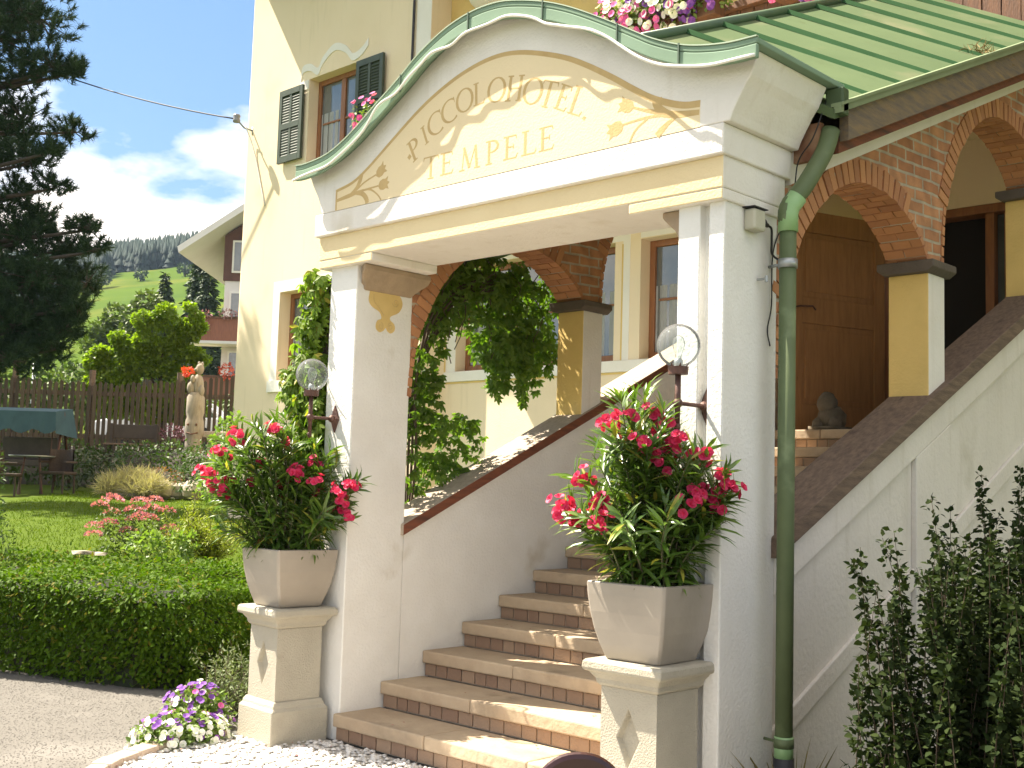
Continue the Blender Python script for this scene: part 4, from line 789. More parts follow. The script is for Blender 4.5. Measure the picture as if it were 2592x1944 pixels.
M['bushdark'] = mat('currant_leaf', (.015, .027, .008), (.030, .043, .011), rough=.85, island=True, trans=.12, spec=.1)
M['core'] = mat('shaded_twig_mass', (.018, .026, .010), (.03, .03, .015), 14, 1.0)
M['petwhite'] = mat('white_petal', (.82, .80, .78), (.74, .72, .74), rough=.7, island=True, trans=.25)
M['petviolet'] = mat('violet_petal', (.16, .045, .33), (.26, .09, .45), rough=.7, island=True, trans=.25)
M['petmagenta'] = mat('magenta_petal', (.62, .07, .33), (.72, .18, .45), rough=.7, island=True, trans=.25)
M['petleaf'] = mat('petunia_leaf', (.11, .18, .03), (.17, .24, .05), rough=.6, island=True, trans=.25)
def bez(a, b, c, n):
    t = np.linspace(0, 1, n)[:, None]; return (1-t)**2*a+2*t*(1-t)*b+t*t*c
def flower_arrays(cs, axes, r, petals=5, shape='petal', wd=.9, lift=.45):
    P, D, Nn = [], [], []
    for c, ax in zip(cs, axes):
        ax = np.asarray(ax)/np.linalg.norm(ax); e = np.cross(ax, [.31, .62, .72]); e /= np.linalg.norm(e); f = np.cross(ax, e); a0 = RNG.uniform(0, 6.28)
        for k in range(petals):
            a = a0+2*math.pi*k/petals; rad = e*math.cos(a)+f*math.sin(a); P.append(c); D.append(rad+ax*lift); Nn.append(ax)
    return leaf_arrays(np.array(P), np.array(D), np.array(Nn), r, np.asarray(r)*wd, shape)
def oleander(base, zr, tips, flowers, label, rise, nfill, spread):
    o = empty('oleander', (base[0], base[1], zr), label, 'oleander', 'pink oleanders in the planters')
    bx = np.array([base[0], base[1], zr]); st = MB(); P, D, Nn, Ln = [], [], [], []
    ends = [np.array(t) for t in tips]+[np.array(t)-np.array([0, 0, .012]) for t in flowers]
    cz = np.mean([e[2] for e in ends])
    for _ in range(nfill):
        e = ends[RNG.integers(len(ends))]; q = bx+(e-bx)*RNG.uniform(.5, .96)+RNG.normal(size=3)*np.array([spread, spread, .06]); ends.append(q)
    for e in ends:
        v = e-bx; s0 = bx+np.array([np.clip(v[0]*.28+RNG.normal()*.03, -.13, .13), np.clip(v[1]*.28+RNG.normal()*.03, -.13, .13), 0]); mid = s0*.5+e*.5+np.array([-v[0]*.18, -v[1]*.18, abs(v[2])*.16])+RNG.normal(size=3)*.02
        c = bez(s0, mid, e, 14); st.tube([tuple(x) for x in c], [.006-.004*i/13 for i in range(14)], 5, cap=False)
        ln = np.linalg.norm(np.diff(c, axis=0), axis=1).sum(); nw = max(5, int(ln/.034))
        for i in range(nw):
            t = .10+.90*(i+RNG.uniform(0, .6))/nw; j = min(12, int(t*13)); p = c[j]+(c[j+1]-c[j])*(t*13-j) if t < 1 else c[-1]; tg = c[j+1]-c[j]; tg = tg/np.linalg.norm(tg)
            for k in range(3):
                if t < .45 and RNG.random() < .25: continue
                r = RNG.normal(size=3); r -= tg*r.dot(tg); r /= np.linalg.norm(r); up = 1.2 if t > .9 else RNG.uniform(.35, 1.1) if t > .35 else RNG.uniform(-.35, .45)
                P.append(p); D.append(r+tg*up+np.array([0, 0, -.18 if t < .4 else .05])); Nn.append(tg+r*.05+RNG.normal(size=3)*.12); Ln.append(RNG.uniform(.09, .165)*(1 if t < .93 else .85))
    st.build('stems', M['ostem'], o, smooth=True, fix=False); Ln = np.array(Ln)
    leaves('foliage', P, D, Nn, Ln, Ln*RNG.uniform(.12, .17, len(Ln)), 'lance', M['oleaf'], o)
    for c in flowers:
        n = RNG.integers(5, 10); c = np.array(c)+np.array([.01, -.035, .012]); cs = np.array(c)+RNG.normal(size=(n, 3))*np.array([.023, .023, .019]); ax = nrm(cs-np.array(c)+np.array([.15, -.25, .22])*.12+RNG.normal(size=(n, 3))*.006)
        V, F = flower_arrays(cs, ax, .028, 5, 'petal', 1.0, .35); V2, F2 = flower_arrays(cs+ax*.005, ax, .016, 4, 'petal', 1.0, .9)
        soup('blossom', np.concatenate([V, V2]), np.concatenate([F, F2+len(V)]), M['pink'], o)
    return o
FR = [(-3.352, 4.153, 1.906), (-3.308, 4.252, 1.931), (-3.315, 4.457, 1.954), (-3.239, 4.448, 1.902), (-3.229, 4.274, 1.804), (-3.27, 4.362, 1.749), (-3.217, 4.43, 1.811), (-3.124, 4.399, 1.824), (-3.189, 4.553, 1.742), (-3.043, 4.46, 1.773), (-3.209, 4.405, 1.707), (-3.5, 4.172, 1.657), (-3.554, 4.088, 1.536), (-3.588, 4.114, 1.491), (-3.571, 4.187, 1.442), (-3.559, 4.28, 1.483), (-3.4, 4.182, 1.44), (-3.457, 4.264, 1.531), (-3.397, 4.338, 1.828), (-3.1, 4.472, 1.607), (-3.075, 4.387, 1.539), (-3.184, 4.5, 1.538), (-3.045, 4.528, 1.6), (-3.018, 4.559, 1.543), (-3.036, 4.61, 1.512), (-3.0, 4.6, 1.603), (-3.036, 4.601, 1.67), (-2.98, 4.62, 1.614)]
FL = [(-6.235, 4.052, 1.87), (-6.351, 4.175, 1.848), (-6.135, 4.268, 1.899), (-6.055, 4.246, 1.907), (-6.136, 4.366, 1.826), (-6.495, 4.115, 1.747), (-6.383, 3.972, 1.636), (-6.453, 4.051, 1.618), (-6.351, 4.034, 1.552), (-6.405, 4.136, 1.562), (-6.236, 4.292, 1.686), (-5.983, 4.36, 1.652), (-6.032, 4.524, 1.706), (-6.137, 4.364, 1.563), (-6.496, 4.028, 1.608), (-6.483, 4.088, 1.542), (-6.349, 4.081, 1.523), (-6.296, 4.246, 1.555), (-6.179, 4.4, 1.561), (-5.884, 4.414, 1.584), (-6.026, 4.537, 1.527), (-6.017, 4.387, 1.641), (-5.815, 4.58, 1.567), (-5.788, 4.522, 1.522), (-5.85, 4.58, 1.433), (-5.757, 4.58, 1.392), (-6.262, 4.317, 1.188), (-5.727, 4.58, 1.58), (-5.79, 4.58, 1.485)]
TR = [(-3.328, 4.366, 2.08), (-3.446, 4.429, 2.042), (-3.332, 4.193, 2.03), (-3.413, 4.102, 1.763), (-3.698, 4.299, 1.675), (-3.712, 4.291, 1.541), (-3.586, 4.257, 1.619), (-3.615, 4.524, 1.917), (-3.19, 4.337, 1.99), (-3.031, 4.459, 1.742), (-3.689, 4.494, 1.837), (-3.44, 4.58, 1.975), (-3.37, 4.56, 1.862), (-3.031, 4.364, 1.792), (-3.0, 4.58, 1.711), (-3.41, 4.025, 1.511), (-3.025, 4.485, 1.599), (-3.31, 4.228, 1.931), (-3.617, 4.471, 1.72), (-3.212, 4.25, 1.823), (-2.96, 4.52, 1.62), (-2.95, 4.5, 1.48), (-3.05, 4.2, 1.5), (-3.2, 4.05, 1.5)]
TLf = [(-6.237, 4.159, 1.972), (-6.402, 4.154, 1.924), (-6.647, 4.195, 1.891), (-6.444, 4.48, 2.0), (-6.287, 4.431, 2.028), (-6.367, 3.971, 1.729), (-6.543, 4.059, 1.605), (-6.58, 4.148, 1.48), (-6.084, 4.116, 1.93), (-6.175, 4.516, 1.827), (-5.922, 4.517, 1.751), (-5.94, 4.55, 1.807), (-5.87, 4.58, 1.734), (-5.82, 4.58, 1.609), (-5.80, 4.56, 1.458), (-6.064, 4.526, 1.852), (-6.01, 4.301, 1.89), (-6.361, 4.195, 1.762), (-6.062, 4.195, 1.812), (-6.422, 4.124, 1.659), (-6.124, 4.454, 1.723), (-6.06, 4.5, 1.578), (-6.406, 4.072, 1.385), (-5.772, 4.39, 1.433)]
oleander(RPC, 1.125, TR, FR, 'crimson oleander in the right planter beside the drainpipe pillar', 0, 20, .07)
oleander((LPC[0], LPC[1]), 1.125, TLf, FL, 'crimson oleander in the left planter in front of the hedge', 0, 24, .08)
# ---- creepers
def creeper(name, label, pts, outw, m, ll, group=None, stem=None, k=5):
    o = empty(name, tuple(pts.min(0)), label, 'climbing plant', group); P, D, Nn, Ln = [], [], [], []
    n = len(pts); ow = nrm(np.asarray(outw)+RNG.normal(size=(n, 3))*.55)
    for p, w in zip(pts, ow):
        up = np.array([0, 0, -1.0])+w*.5+RNG.normal(size=3)*.35; up -= w*up.dot(w); up /= np.linalg.norm(up); sd = np.cross(w, up); s = RNG.uniform(.7, 1.25)*ll
        for a in ((-1.35, -.65, 0, .65, 1.35) if k == 5 else (-.8, 0, .8)):
            P.append(p+RNG.normal(size=3)*.004); D.append(up*math.cos(a)+sd*math.sin(a)-w*.25); Nn.append(w); Ln.append(s*(1-.16*abs(a)))
    Ln = np.array(Ln); leaves('foliage', P, D, Nn, Ln, Ln*.46, 'ovate', m, o)
    if stem: stem.build('stems', M['twig'], o, smooth=True, fix=False)
    return o
VA = [(6.114, 3.068, .479, .226), (6.509, 2.968, .344, .341), (6.702, 2.709, .281, .219), (6.191, 3.232, .672, .137), (5.791, 2.963, .243, .263), (6.949, 2.993, .096, .385), (6.52, 2.74, .18, .15), (5.648, 2.654, .117, .373), (5.566, 2.358, .134, .255), (5.598, 2.104, .174, .198), (5.761, 1.913, .259, .201), (5.697, 1.625, .276, .198), (5.59, 1.481, .172, .098), (5.953, 2.068, .122, .088), (5.26, 2.25, .12, .40), (5.24, 1.85, .11, .30), (5.36, 2.5, .10, .22)]
pts = []
for i, (y, z, ry, rz) in enumerate(VA):
    n = int((2700 if z > 2.6 else 1700)*ry*rz)+20; a = RNG.uniform(0, 6.28, n); r = np.sqrt(RNG.uniform(0, 1, n)); x = -6.16-RNG.uniform(0, 1, n)**1.3*(.42 if z > 2.6 else .30) if z > 2.0 else RNG.uniform(-6.45, -5.98, n)
    pts.append(np.column_stack([x, y+ry*r*np.cos(a), z+rz*r*np.sin(a)]))
pts = np.concatenate(pts); stm = MB()
for k in range(22):
    y0 = RNG.uniform(6.3, 6.95); z0 = RNG.uniform(2.62, 2.85); L_ = RNG.uniform(.12, .42); m_ = int(L_*60); zz = z0-RNG.uniform(0, 1, m_)*L_; pts = np.concatenate([pts, np.column_stack([np.full(m_, RNG.uniform(-6.45, -6.15)), y0+RNG.normal(size=m_)*.025, zz])])
for k in range(26):
    y0 = RNG.uniform(5.6, 6.9); x0 = RNG.uniform(-6.45, -6.15); L_ = RNG.uniform(.3, .8); q = [(x0+.03*math.sin(i+k), y0+.05*math.sin(i*1.3+k), 3.3-.0-L_*i/7) for i in range(8)]; stm.tube(q, .004, 4, cap=False)
for k in range(5): stm.tube([tuple(p) for p in catmull([(-6.2-.03*k, 5.45+.03*k, 1.2), (-6.2-.04*k, 5.5, 1.8), (-6.2-.03*k, 5.48+.03*k, 2.4), (-6.22, 5.7+.05*k, 2.95), (-6.25, 6.2+.1*k, 3.2)], 6)], .010, 6, cap=False)
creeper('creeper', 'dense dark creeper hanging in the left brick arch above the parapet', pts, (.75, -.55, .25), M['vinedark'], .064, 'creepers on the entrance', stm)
VC = [(-6.296, 2.935, .10, .07), (-6.33, 2.738, .11, .188), (-6.375, 2.527, .13, .161), (-6.281, 2.308, .15, .159), (-6.43, 2.182, .19, .12), (-6.321, 1.966, .21, .184), (-6.373, 1.782, .24, .158), (-6.2, 2.041, .06, .13), (-6.52, 2.293, .10, .081), (-6.36, 1.55, .2, .16)]
pts = []
for i, (x, z, rx, rz) in enumerate(VC):
    n = int(4600*rx*rz)+40; a = RNG.uniform(0, 6.28, n); r = np.sqrt(RNG.uniform(0, 1, n)); pts.append(np.column_stack([x+rx*r*np.cos(a), RNG.uniform(4.58, 4.85, n), z+rz*r*np.sin(a)]))
pts = np.concatenate(pts); pts = pts[~((pts[:, 0] > -6.16) & (pts[:, 1] > 4.6))]; stm = MB()
for k in range(6): stm.tube([tuple(p) for p in catmull([(-6.22-.05*k, 4.75, 0), (-6.25-.04*k, 4.72+.02*k, .9), (-6.22-.06*k, 4.72, 1.7), (-6.25-.03*k, 4.74, 2.4), (-6.24-.02*k, 4.74, 2.95)], 6)], .009, 6, cap=False)
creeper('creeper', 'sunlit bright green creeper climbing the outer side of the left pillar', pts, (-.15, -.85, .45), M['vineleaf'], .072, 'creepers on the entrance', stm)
# ---- clipped hedge along the drive
HP = [(-15.5, 1.75), (-10.06, 3.78), (-9.0, 4.18), (-8.1, 4.52), (-7.9, 4.90), (-8.15, 5.7), (-9.2, 6.35), (-12, 6.1), (-15.5, 5.0)]
hg = empty('hedge', (-9, 4.6, 0), 'thick clipped green hedge between gravel drive and lawn', 'hedge')
def hz(x, y): return .76+.035*np.sin(x*3.1+y)+.03*np.sin(y*4.7-x*2)
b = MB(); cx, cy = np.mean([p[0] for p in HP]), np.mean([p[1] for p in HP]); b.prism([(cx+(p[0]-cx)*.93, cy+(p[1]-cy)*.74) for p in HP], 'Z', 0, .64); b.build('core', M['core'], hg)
top = RNG.uniform((-15.5, 2.0), (-7.8, 6.5), (40000, 2)); top = top[inpoly(top, HP)]; near = top[np.hypot(top[:, 0], top[:, 1]) < 13][:17000]
Pt = np.column_stack([near, hz(near[:, 0], near[:, 1])+RNG.normal(size=len(near))*.03]); Dt = nrm(RNG.normal(size=(len(near), 3))*np.array([1, 1, .5])+np.array([.1, -.1, .35])); Nt = nrm(np.array([0, 0, 1])+RNG.normal(size=(len(near), 3))*.45)
Ps, Ds, Ns = [], [], []
for a, c in zip(HP[:6], HP[1:7]):
    a, c = np.array(a), np.array(c); ln = np.hypot(*(c-a)); n = int(ln*4200); t = RNG.uniform(0, 1, n); nn = np.array([(c-a)[1], -(c-a)[0]])/ln
    xy = a+(c-a)*t[:, None]+nn*(RNG.normal(size=n)*.04+.03*np.sin(t*ln*5))[:, None]; zf_ = RNG.uniform(.01, 1, n)**.8; xy = xy-nn*(.15*(1-zf_)**1.4)[:, None]; z = zf_*hz(xy[:, 0], xy[:, 1])
    Ps.append(np.column_stack([xy, z])); Ds.append(nrm(np.array([nn[0], nn[1], -.35])*.7+RNG.normal(size=(n, 3))*.6)); Ns.append(nrm(np.array([nn[0], nn[1], .8])+RNG.normal(size=(n, 3))*.5))
P = np.concatenate([Pt]+Ps); D = np.concatenate([Dt]+Ds); Nn = np.concatenate([Nt]+Ns); Ln = RNG.uniform(.030, .060, len(P))
leaves('foliage', P, D, Nn, Ln, Ln*.5, 'ovate', M['hedge'], hg)
# ---- dark bush in the shade on the right
def stemmy_bush(name, label, stems, m, ll, dens, rad, cat='bush', group=None, k=9, wob=.10, lw=.8, shape='ovate'):
    o = empty(name, stems[0][0], label, cat, group); st = MB(); P, D, Nn, Ln = [], [], [], []
    for a, e in stems:
        a, e = np.array(a, float), np.array(e, float); mid = (a+e)/2+RNG.normal(size=3)*wob; c = bez(a, mid, e, k); st.tube([tuple(x) for x in c], [rad*(1-.8*i/(k-1)) for i in range(k)], 4, cap=False); ln = np.linalg.norm(e-a); n = int(ln*dens)
        for i in range(n):
            t = RNG.uniform(.08, 1); q = t*(k-1); j = min(k-2, int(q)); p = c[j]+(c[j+1]-c[j])*(q-j); r = rdir(1)[0]; P.append(p+r*RNG.uniform(0, .09)*(1-t*.75)); D.append(r+np.array([0, 0, .15])); Nn.append(np.array([0, 0, 1])+RNG.normal(size=3)*.5); Ln.append(ll*RNG.uniform(.6, 1.2)*(1.05-.35*t))
    st.build('stems', M['twig'], o, smooth=True, fix=False); Ln = np.array(Ln); leaves('foliage', P, D, Nn, Ln, Ln*lw, shape, m, o); return o
ss = []
for i in range(560):
    y = RNG.uniform(4.25, 6.1); x = -2.32+RNG.uniform(0, 1.0)**.8*1.5+.10*(y-4.3); hgt = np.interp(y, [4.2, 4.5, 5.0, 5.6, 6.0], [1.22, 1.42, 1.50, 1.58, 1.45])*RNG.uniform(.62, 1.0)
    ss.append(((x+RNG.normal()*.15, min(6.0, max(4.45, y+RNG.normal()*.2)), 0), (x+RNG.normal()*.10, y, hgt)))
for i in range(330):
    y = RNG.uniform(4.3, 6.0); x = RNG.uniform(-1.95, -.75); ss.append(((x, min(6, max(4.5, y)), 0), (x+RNG.normal()*.12, y+RNG.normal()*.1, RNG.uniform(.7, 1.45))))
for y, x, z in ((4.28, -2.3, 1.42), (4.46, -2.28, 1.40), (4.7, -2.25, 1.47), (4.95, -2.2, 1.62), (5.15, -2.2, 1.58), (5.35, -2.15, 1.64), (5.5, -2.2, 1.73), (5.7, -2.1, 1.70), (5.85, -2.15, 1.78), (5.95, -2.1, 1.66)): ss += [((x+.1, y+.05, .2), (x, y, z)), ((x+.2, y+.05, .2), (x+.15, y+.05, z-.15))]
ss = [(a, e) for a, e in ss if e[1] > -1.90*e[0]-.02 and a[1] > -1.95*a[0]-.25]
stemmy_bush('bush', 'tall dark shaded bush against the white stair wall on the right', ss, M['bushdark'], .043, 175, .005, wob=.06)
ss = [((-2.62+RNG.normal()*.1, 4.75+RNG.normal()*.1, 0), (-2.62+RNG.normal()*.16, 4.72+RNG.normal()*.14, RNG.uniform(.12, .30))) for i in range(30)]
stemmy_bush('ground_plant', 'low bright green leafy plant at the foot of the dark bush', ss, mat('low_plant_leaf', (.10, .20, .03), (.15, .25, .04), rough=.5, island=True, trans=.25), .07, 40, .004, 'plant')
# dry grass at the wall foot
def grass_clump(name, label, c, n, h, spread, m, cat='grass', droop=.5, group=None, w=.006):
    a = RNG.uniform(0, 6.28, n); r = np.sqrt(RNG.uniform(0, 1, n))*spread*.35; P = np.column_stack([c[0]+r*np.cos(a), c[1]+r*np.sin(a), np.full(n, c[2])]); D = np.column_stack([np.cos(a)*RNG.uniform(.1, droop, n), np.sin(a)*RNG.uniform(.1, droop, n), np.ones(n)]); Ln = h*RNG.uniform(.5, 1, n)
    o = leaves(name, P, D, np.column_stack([-np.cos(a), -np.sin(a), np.full(n, .3)]), Ln, w, 'lance', m); return tag(o, label, cat, group)
M['dry'] = mat('dry_grass_blade', (.30, .24, .10), (.20, .17, .07), rough=.8, island=True, trans=.2)
grass_clump('grass_tuft', 'dry grass tuft growing at the foot of the drainpipe', (-2.86, 4.95, 0), 70, .48, .3, M['dry'], droop=.7)
o = stones('wall_foot_stone', np.array([(-2.98, 4.8, .05), (-3.02, 4.62, .03)]), [.12, .08], M['stone'], 'thing'); o['label'] = 'grey stones lying beside the base of the drainpipe'; o['category'] = 'stone'
# dry straw caught in the gutter
n = 170; c = np.array([-2.88, 7.30, 4.44]); P = c+RNG.normal(size=(n, 3))*np.array([.03, .11, .012]); tag(leaves('straw_clump', P, nrm(RNG.normal(size=(n, 3))*np.array([1, 1.2, .5])+np.array([0, 0, .25])), rdir(n), .10, .005, 'lance', mat('straw', (.26, .165, .05), (.19, .12, .035), rough=.8, island=True)), 'clump of dry straw caught on the green roof edge', 'straw')
# ---- petunias
def petunia(name, label, c, ext, nfl, cols, par=None, cat='flowers', group=None, hang=0, fl_r=.023):
    o = empty(name, c, label, cat, group); n = nfl*7; q = rdir(n); q[:, 2] = np.abs(q[:, 2])-hang*.6; P = np.array(c)+q*np.array(ext)*RNG.uniform(.35, 1, (n, 1)); leaves('foliage', P, nrm(q+RNG.normal(size=(n, 3))*.6), nrm(q+np.array([0, 0, .5])), RNG.uniform(.03, .055, n), .026, 'ovate', M['petleaf'], o)
    q = rdir(nfl); q[:, 2] = np.abs(q[:, 2])-hang*RNG.uniform(0, 1.2, nfl); q = nrm(q); C_ = np.array(c)+q*np.array(ext)*RNG.uniform(.85, 1.08, (nfl, 1)); cl = np.array([cols(x) for x in C_])
    for key, nm in ((0, 'petwhite'), (1, 'petviolet'), (2, 'petmagenta')):
        s = cl == key
        if s.any():
            V, F = flower_arrays(C_[s], nrm(q[s]+np.array([.15, -.3, .25])), fl_r, 5, 'petal', 1.25, .28); soup('blossoms', V, F, M[nm], o)
    return o
def pick(p): return lambda x: RNG.choice(3, p=p)
petunia('petunia_clump', 'white petunias spilling over the stone edging by the left pedestal', (-6.40, 3.86, .02), (.21, .32, .17), 150, lambda x: RNG.choice(3, p=(.9, .07, .03)) if x[2] < .13 else RNG.choice(3, p=(.3, .55, .15)), group='petunias at the pedestal foot')
petunia('petunia_clump', 'violet petunias behind the white ones by the left pedestal', (-6.66, 4.13, .05), (.22, .24, .25), 130, pick((.2, .7, .1)), group='petunias at the pedestal foot')
ss = [((-6.95+RNG.normal()*.10, 4.62+RNG.normal()*.1, 0), (-6.92+RNG.normal()*.17, 4.60+RNG.normal()*.15, RNG.uniform(.15, .50))) for i in range(60)]
stemmy_bush('lavender_bush', 'small grey-green feathery bush behind the left pedestal', ss, mat('grey_green_leaf', (.12, .16, .07), (.17, .20, .09), rough=.7, island=True, trans=.2), .045, 90, .004, lw=.3)
ss = [((-6.62+RNG.normal()*.06, 4.78+RNG.normal()*.06, .2), (-6.52+RNG.normal()*.10, 4.68+RNG.normal()*.08, RNG.uniform(.5, .75))) for i in range(22)]
stemmy_bush('lavender_bush', 'light green sprig bush peeping out beside the left pedestal shaft', ss, M['petleaf'], .05, 70, .004, lw=.4)
# flower boxes on the balcony
def flower_box(x0, x1, y, z, p, label, n, ez=.26):
    o = empty('flower_box', ((x0+x1)/2, y, z), label, 'flower box', 'flower boxes on the balcony')
    b = MB(); b.box(x0, x1, y-.09, y+.09, z-.20, z); b.build('box', M['brownwood'], o, bevel=.01)
    cx = (x0+x1)/2; ext = np.array([(x1-x0)/2+ez*.4, .18, ez]); m_ = n*8
    q = rdir(m_); q[:, 2] = q[:, 2]*.9; P = np.array([cx, y-.06, z+.02])+np.column_stack([RNG.uniform(-1, 1, m_)*ext[0], q[:, 1]*ext[1]*RNG.uniform(.4, 1, m_), q[:, 2]*ext[2]*RNG.uniform(.4, 1, m_)]); leaves('foliage', P, nrm(q+RNG.normal(size=(m_, 3))*.5), nrm(q+np.array([0, -.3, .5])), RNG.uniform(.04, .07, m_), .034, 'ovate', M['petleaf'], o)
    q = rdir(n); q[:, 1] = -np.abs(q[:, 1]); xx = RNG.uniform(-1, 1, n); C_ = np.array([cx, y-.06, z+.02])+np.column_stack([xx*ext[0], q[:, 1]*ext[1]*1.08, q[:, 2]*ext[2]*1.08]); cl = np.array([p(t) for t in (xx+1)/2])
    for key, nm in ((0, 'petwhite'), (1, 'petviolet'), (2, 'petmagenta')):
        s = cl == key
        if s.any(): V, F = flower_arrays(C_[s], nrm(q[s]+np.array([.2, -.3, .1])), .042, 5, 'petal', 1.25, .28); soup('blossoms', V, F, M[nm], o)
flower_box(-7.25, -6.25, 8.86, 6.22, lambda t: RNG.choice(3, p=(.62, .06, .32)) if t < .75 else RNG.choice(3, p=(.5, .4, .1)), 'flower box of white and magenta petunias nearest the curved portal top', 260)
flower_box(-6.20, -5.95, 8.86, 6.24, lambda t: RNG.choice(3, p=(.25, .65, .10)), 'flower box of violet petunias with much green beside the white ones', 40, .20)
flower_box(-5.33, -5.0, 8.86, 6.19, lambda t: RNG.choice(3, p=(.05, .05, .9)), 'flower box of pink petunias above the top of the green roof', 60, .19)
flower_box(-4.85, -4.30, 8.75, 5.98, lambda t: RNG.choice(3, p=(.05, .92, .03)) if t < .42 else RNG.choice(3, p=(.95, .04, .01)), 'flower box of violet and white petunias hanging at the roof ridge', 110, .24)
flower_box(-11.22, -11.02, 8.95, 6.10, lambda t: RNG.choice(3, p=(.05, .05, .9)), 'small pink flower box behind the left slope of the portal top', 26)
# fallen petals and leaf litter
n = 130; P = np.column_stack([RNG.uniform(-6.3, -3.6, n), RNG.uniform(3.2, 4.55, n), np.full(n, .03)]); P = P[inpoly(P, bed)]
Q = []
for k in range(5):
    m_ = 9; Q.append(np.column_stack([RNG.uniform(-5.7, -3.6, m_), 4.63+.355*k+RNG.uniform(0, .3, m_), np.full(m_, .178+.166*k)]))
P = np.concatenate([P]+Q); n = len(P); D = RNG.normal(size=(n, 3))*np.array([1, 1, .06]); V, F = leaf_arrays(P, D, np.tile([0, 0, 1.0], (n, 1)), RNG.uniform(.012, .024, n), RNG.uniform(.009, .016, n), 'quad')
tag(npmesh('fallen_petals', V, F, mat('wilted_petal', (.42, .05, .10), (.22, .14, .05), rough=.8, island=True)), 'fallen pink petals and leaf bits on pebbles and steps', 'petals', kind='stuff')
# ================================================================== garden and background (u to the right of the view axis, d ahead)
def blobleaves(blobs, dens, ll, d0, dth, hollow=.45):
    """points in ellipsoid lobes (u, z, ru, rz) around depth d0; returns world points and outward directions"""
    P, O = [], []
    for u, z, ru, rz in blobs:
        n = int(dens*ru*rz)+10; q = rdir(n)*RNG.uniform(hollow, 1.0, (n, 1))**.6; rd = dth*(ru+rz)/2
        uu, zz, dd = u+q[:, 0]*ru, z+q[:, 2]*rz, d0+q[:, 1]*rd
        P.append(RH*uu[:, None]+FH*dd[:, None]+np.array([0, 0, 1])*zz[:, None]); O.append(RH*q[:, :1]+FH*q[:, 1:2]+np.array([0, 0, 1])*q[:, 2:3])
    return np.concatenate(P), np.concatenate(O)
def split_lobes(blobs, k, f, seed):
    rs = np.random.default_rng(seed); out = []
    for u, z, ru, rz in blobs:
        for _ in range(k): a = rs.uniform(0, 6.28); q = rs.uniform(.35, .95); out.append((u+ru*q*math.cos(a), z+rz*q*math.sin(a), ru*f*rs.uniform(.6, 1.2), rz*f*rs.uniform(.5, .9)))
    return out
def leafy(name, label, cat, blobs, d0, dth, dens, ll, m, base=None, trunk=.1, group=None, shape='ovate', lw=.6, droop=0.0):
    b0 = base or (blobs[0][0], min(b[1]-b[3] for b in blobs)); o = empty(name, G(b0[0], d0, b0[1]), label, cat, group)
    P, O = blobleaves(blobs, dens, ll, d0, dth); n = len(P); Ln = RNG.uniform(.6, 1.3, n)*ll
    leaves('crown' if trunk else 'foliage', P, nrm(O+RNG.normal(size=(n, 3))*.7+np.array([0, 0, -droop])), nrm(O*.5+np.array([0, 0, .6])+RNG.normal(size=(n, 3))*.5), Ln, Ln*lw, shape, m, o)
    if trunk:
        t = MB(); top = max(blobs, key=lambda b: b[1]); c0 = np.mean([[b[0], b[1]] for b in blobs], 0); fork = (b0[0]*.6+c0[0]*.4, b0[1]+(c0[1]-b0[1])*.55)
        t.tube([G(b0[0], d0, b0[1]), G((b0[0]+fork[0])/2+.05, d0, (b0[1]+fork[1])/2), G(fork[0], d0, fork[1])], [trunk*1.3, trunk, trunk*.8], 8)
        for b in blobs[::max(1, len(blobs)//7)]: t.tube([G(fork[0], d0, fork[1]), G((fork[0]+b[0])/2, d0+RNG.normal()*.1, (fork[1]+b[1])/2+.1), G(b[0], d0+RNG.normal()*.2, b[1])], [trunk*.30, trunk*.18, trunk*.08], 5)
        t.build('trunk', M['bark'], o, smooth=True, fix=False)
    return o
M['bark'] = mat('dark_bark', (.06, .045, .035), (.035, .028, .022), 8, .95, .8, 25)
M['pineneedle'] = mat('pine_needle', (.015, .034, .020), (.032, .058, .024), rough=.7, island=True, trans=.10, spec=.12)
M['maple'] = mat('maple_leaf', (.11, .175, .008), (.18, .25, .015), rough=.5, island=True, trans=.45)
M['olive'] = mat('olive_leaf', (.060, .095, .015), (.09, .125, .022), rough=.6, island=True, trans=.2)
M['fir'] = mat('fir_needle', (.030, .058, .026), (.048, .08, .032), rough=.7, island=True, trans=.05)
M['pinkbloom'] = mat('dusty_pink_bloom', (.50, .13, .22), (.46, .20, .25), rough=.7, island=True, trans=.25)
M['gold'] = mat('golden_juniper', (.27, .30, .02), (.19, .24, .02), rough=.6, island=True, trans=.25)
M['gardenleaf'] = mat('garden_shrub_leaf', (.035, .078, .010), (.062, .11, .016), rough=.6, island=True, trans=.2)
M['lightleaf'] = mat('light_shrub_leaf', (.13, .21, .035), (.18, .26, .05), rough=.5, island=True, trans=.3)
# terrace behind the lawn
def terr_z(u, d): return lawn_z(u, d)+.80*min(1, max(0, (d-22.7)/.7))
grid('planting_bank', np.linspace(-7.7, -3, 20), np.linspace(22.4, 31.5, 24), lambda u, d: terr_z(u, d)-.02, M['earth'])
grid('back_bank', np.linspace(-26, -7.6, 30), np.linspace(25.4, 31.5, 14), lambda u, d: lawn_z(u, d)+.80*min(1, max(0, (d-25.6)/.9))-.02, M['earth'])
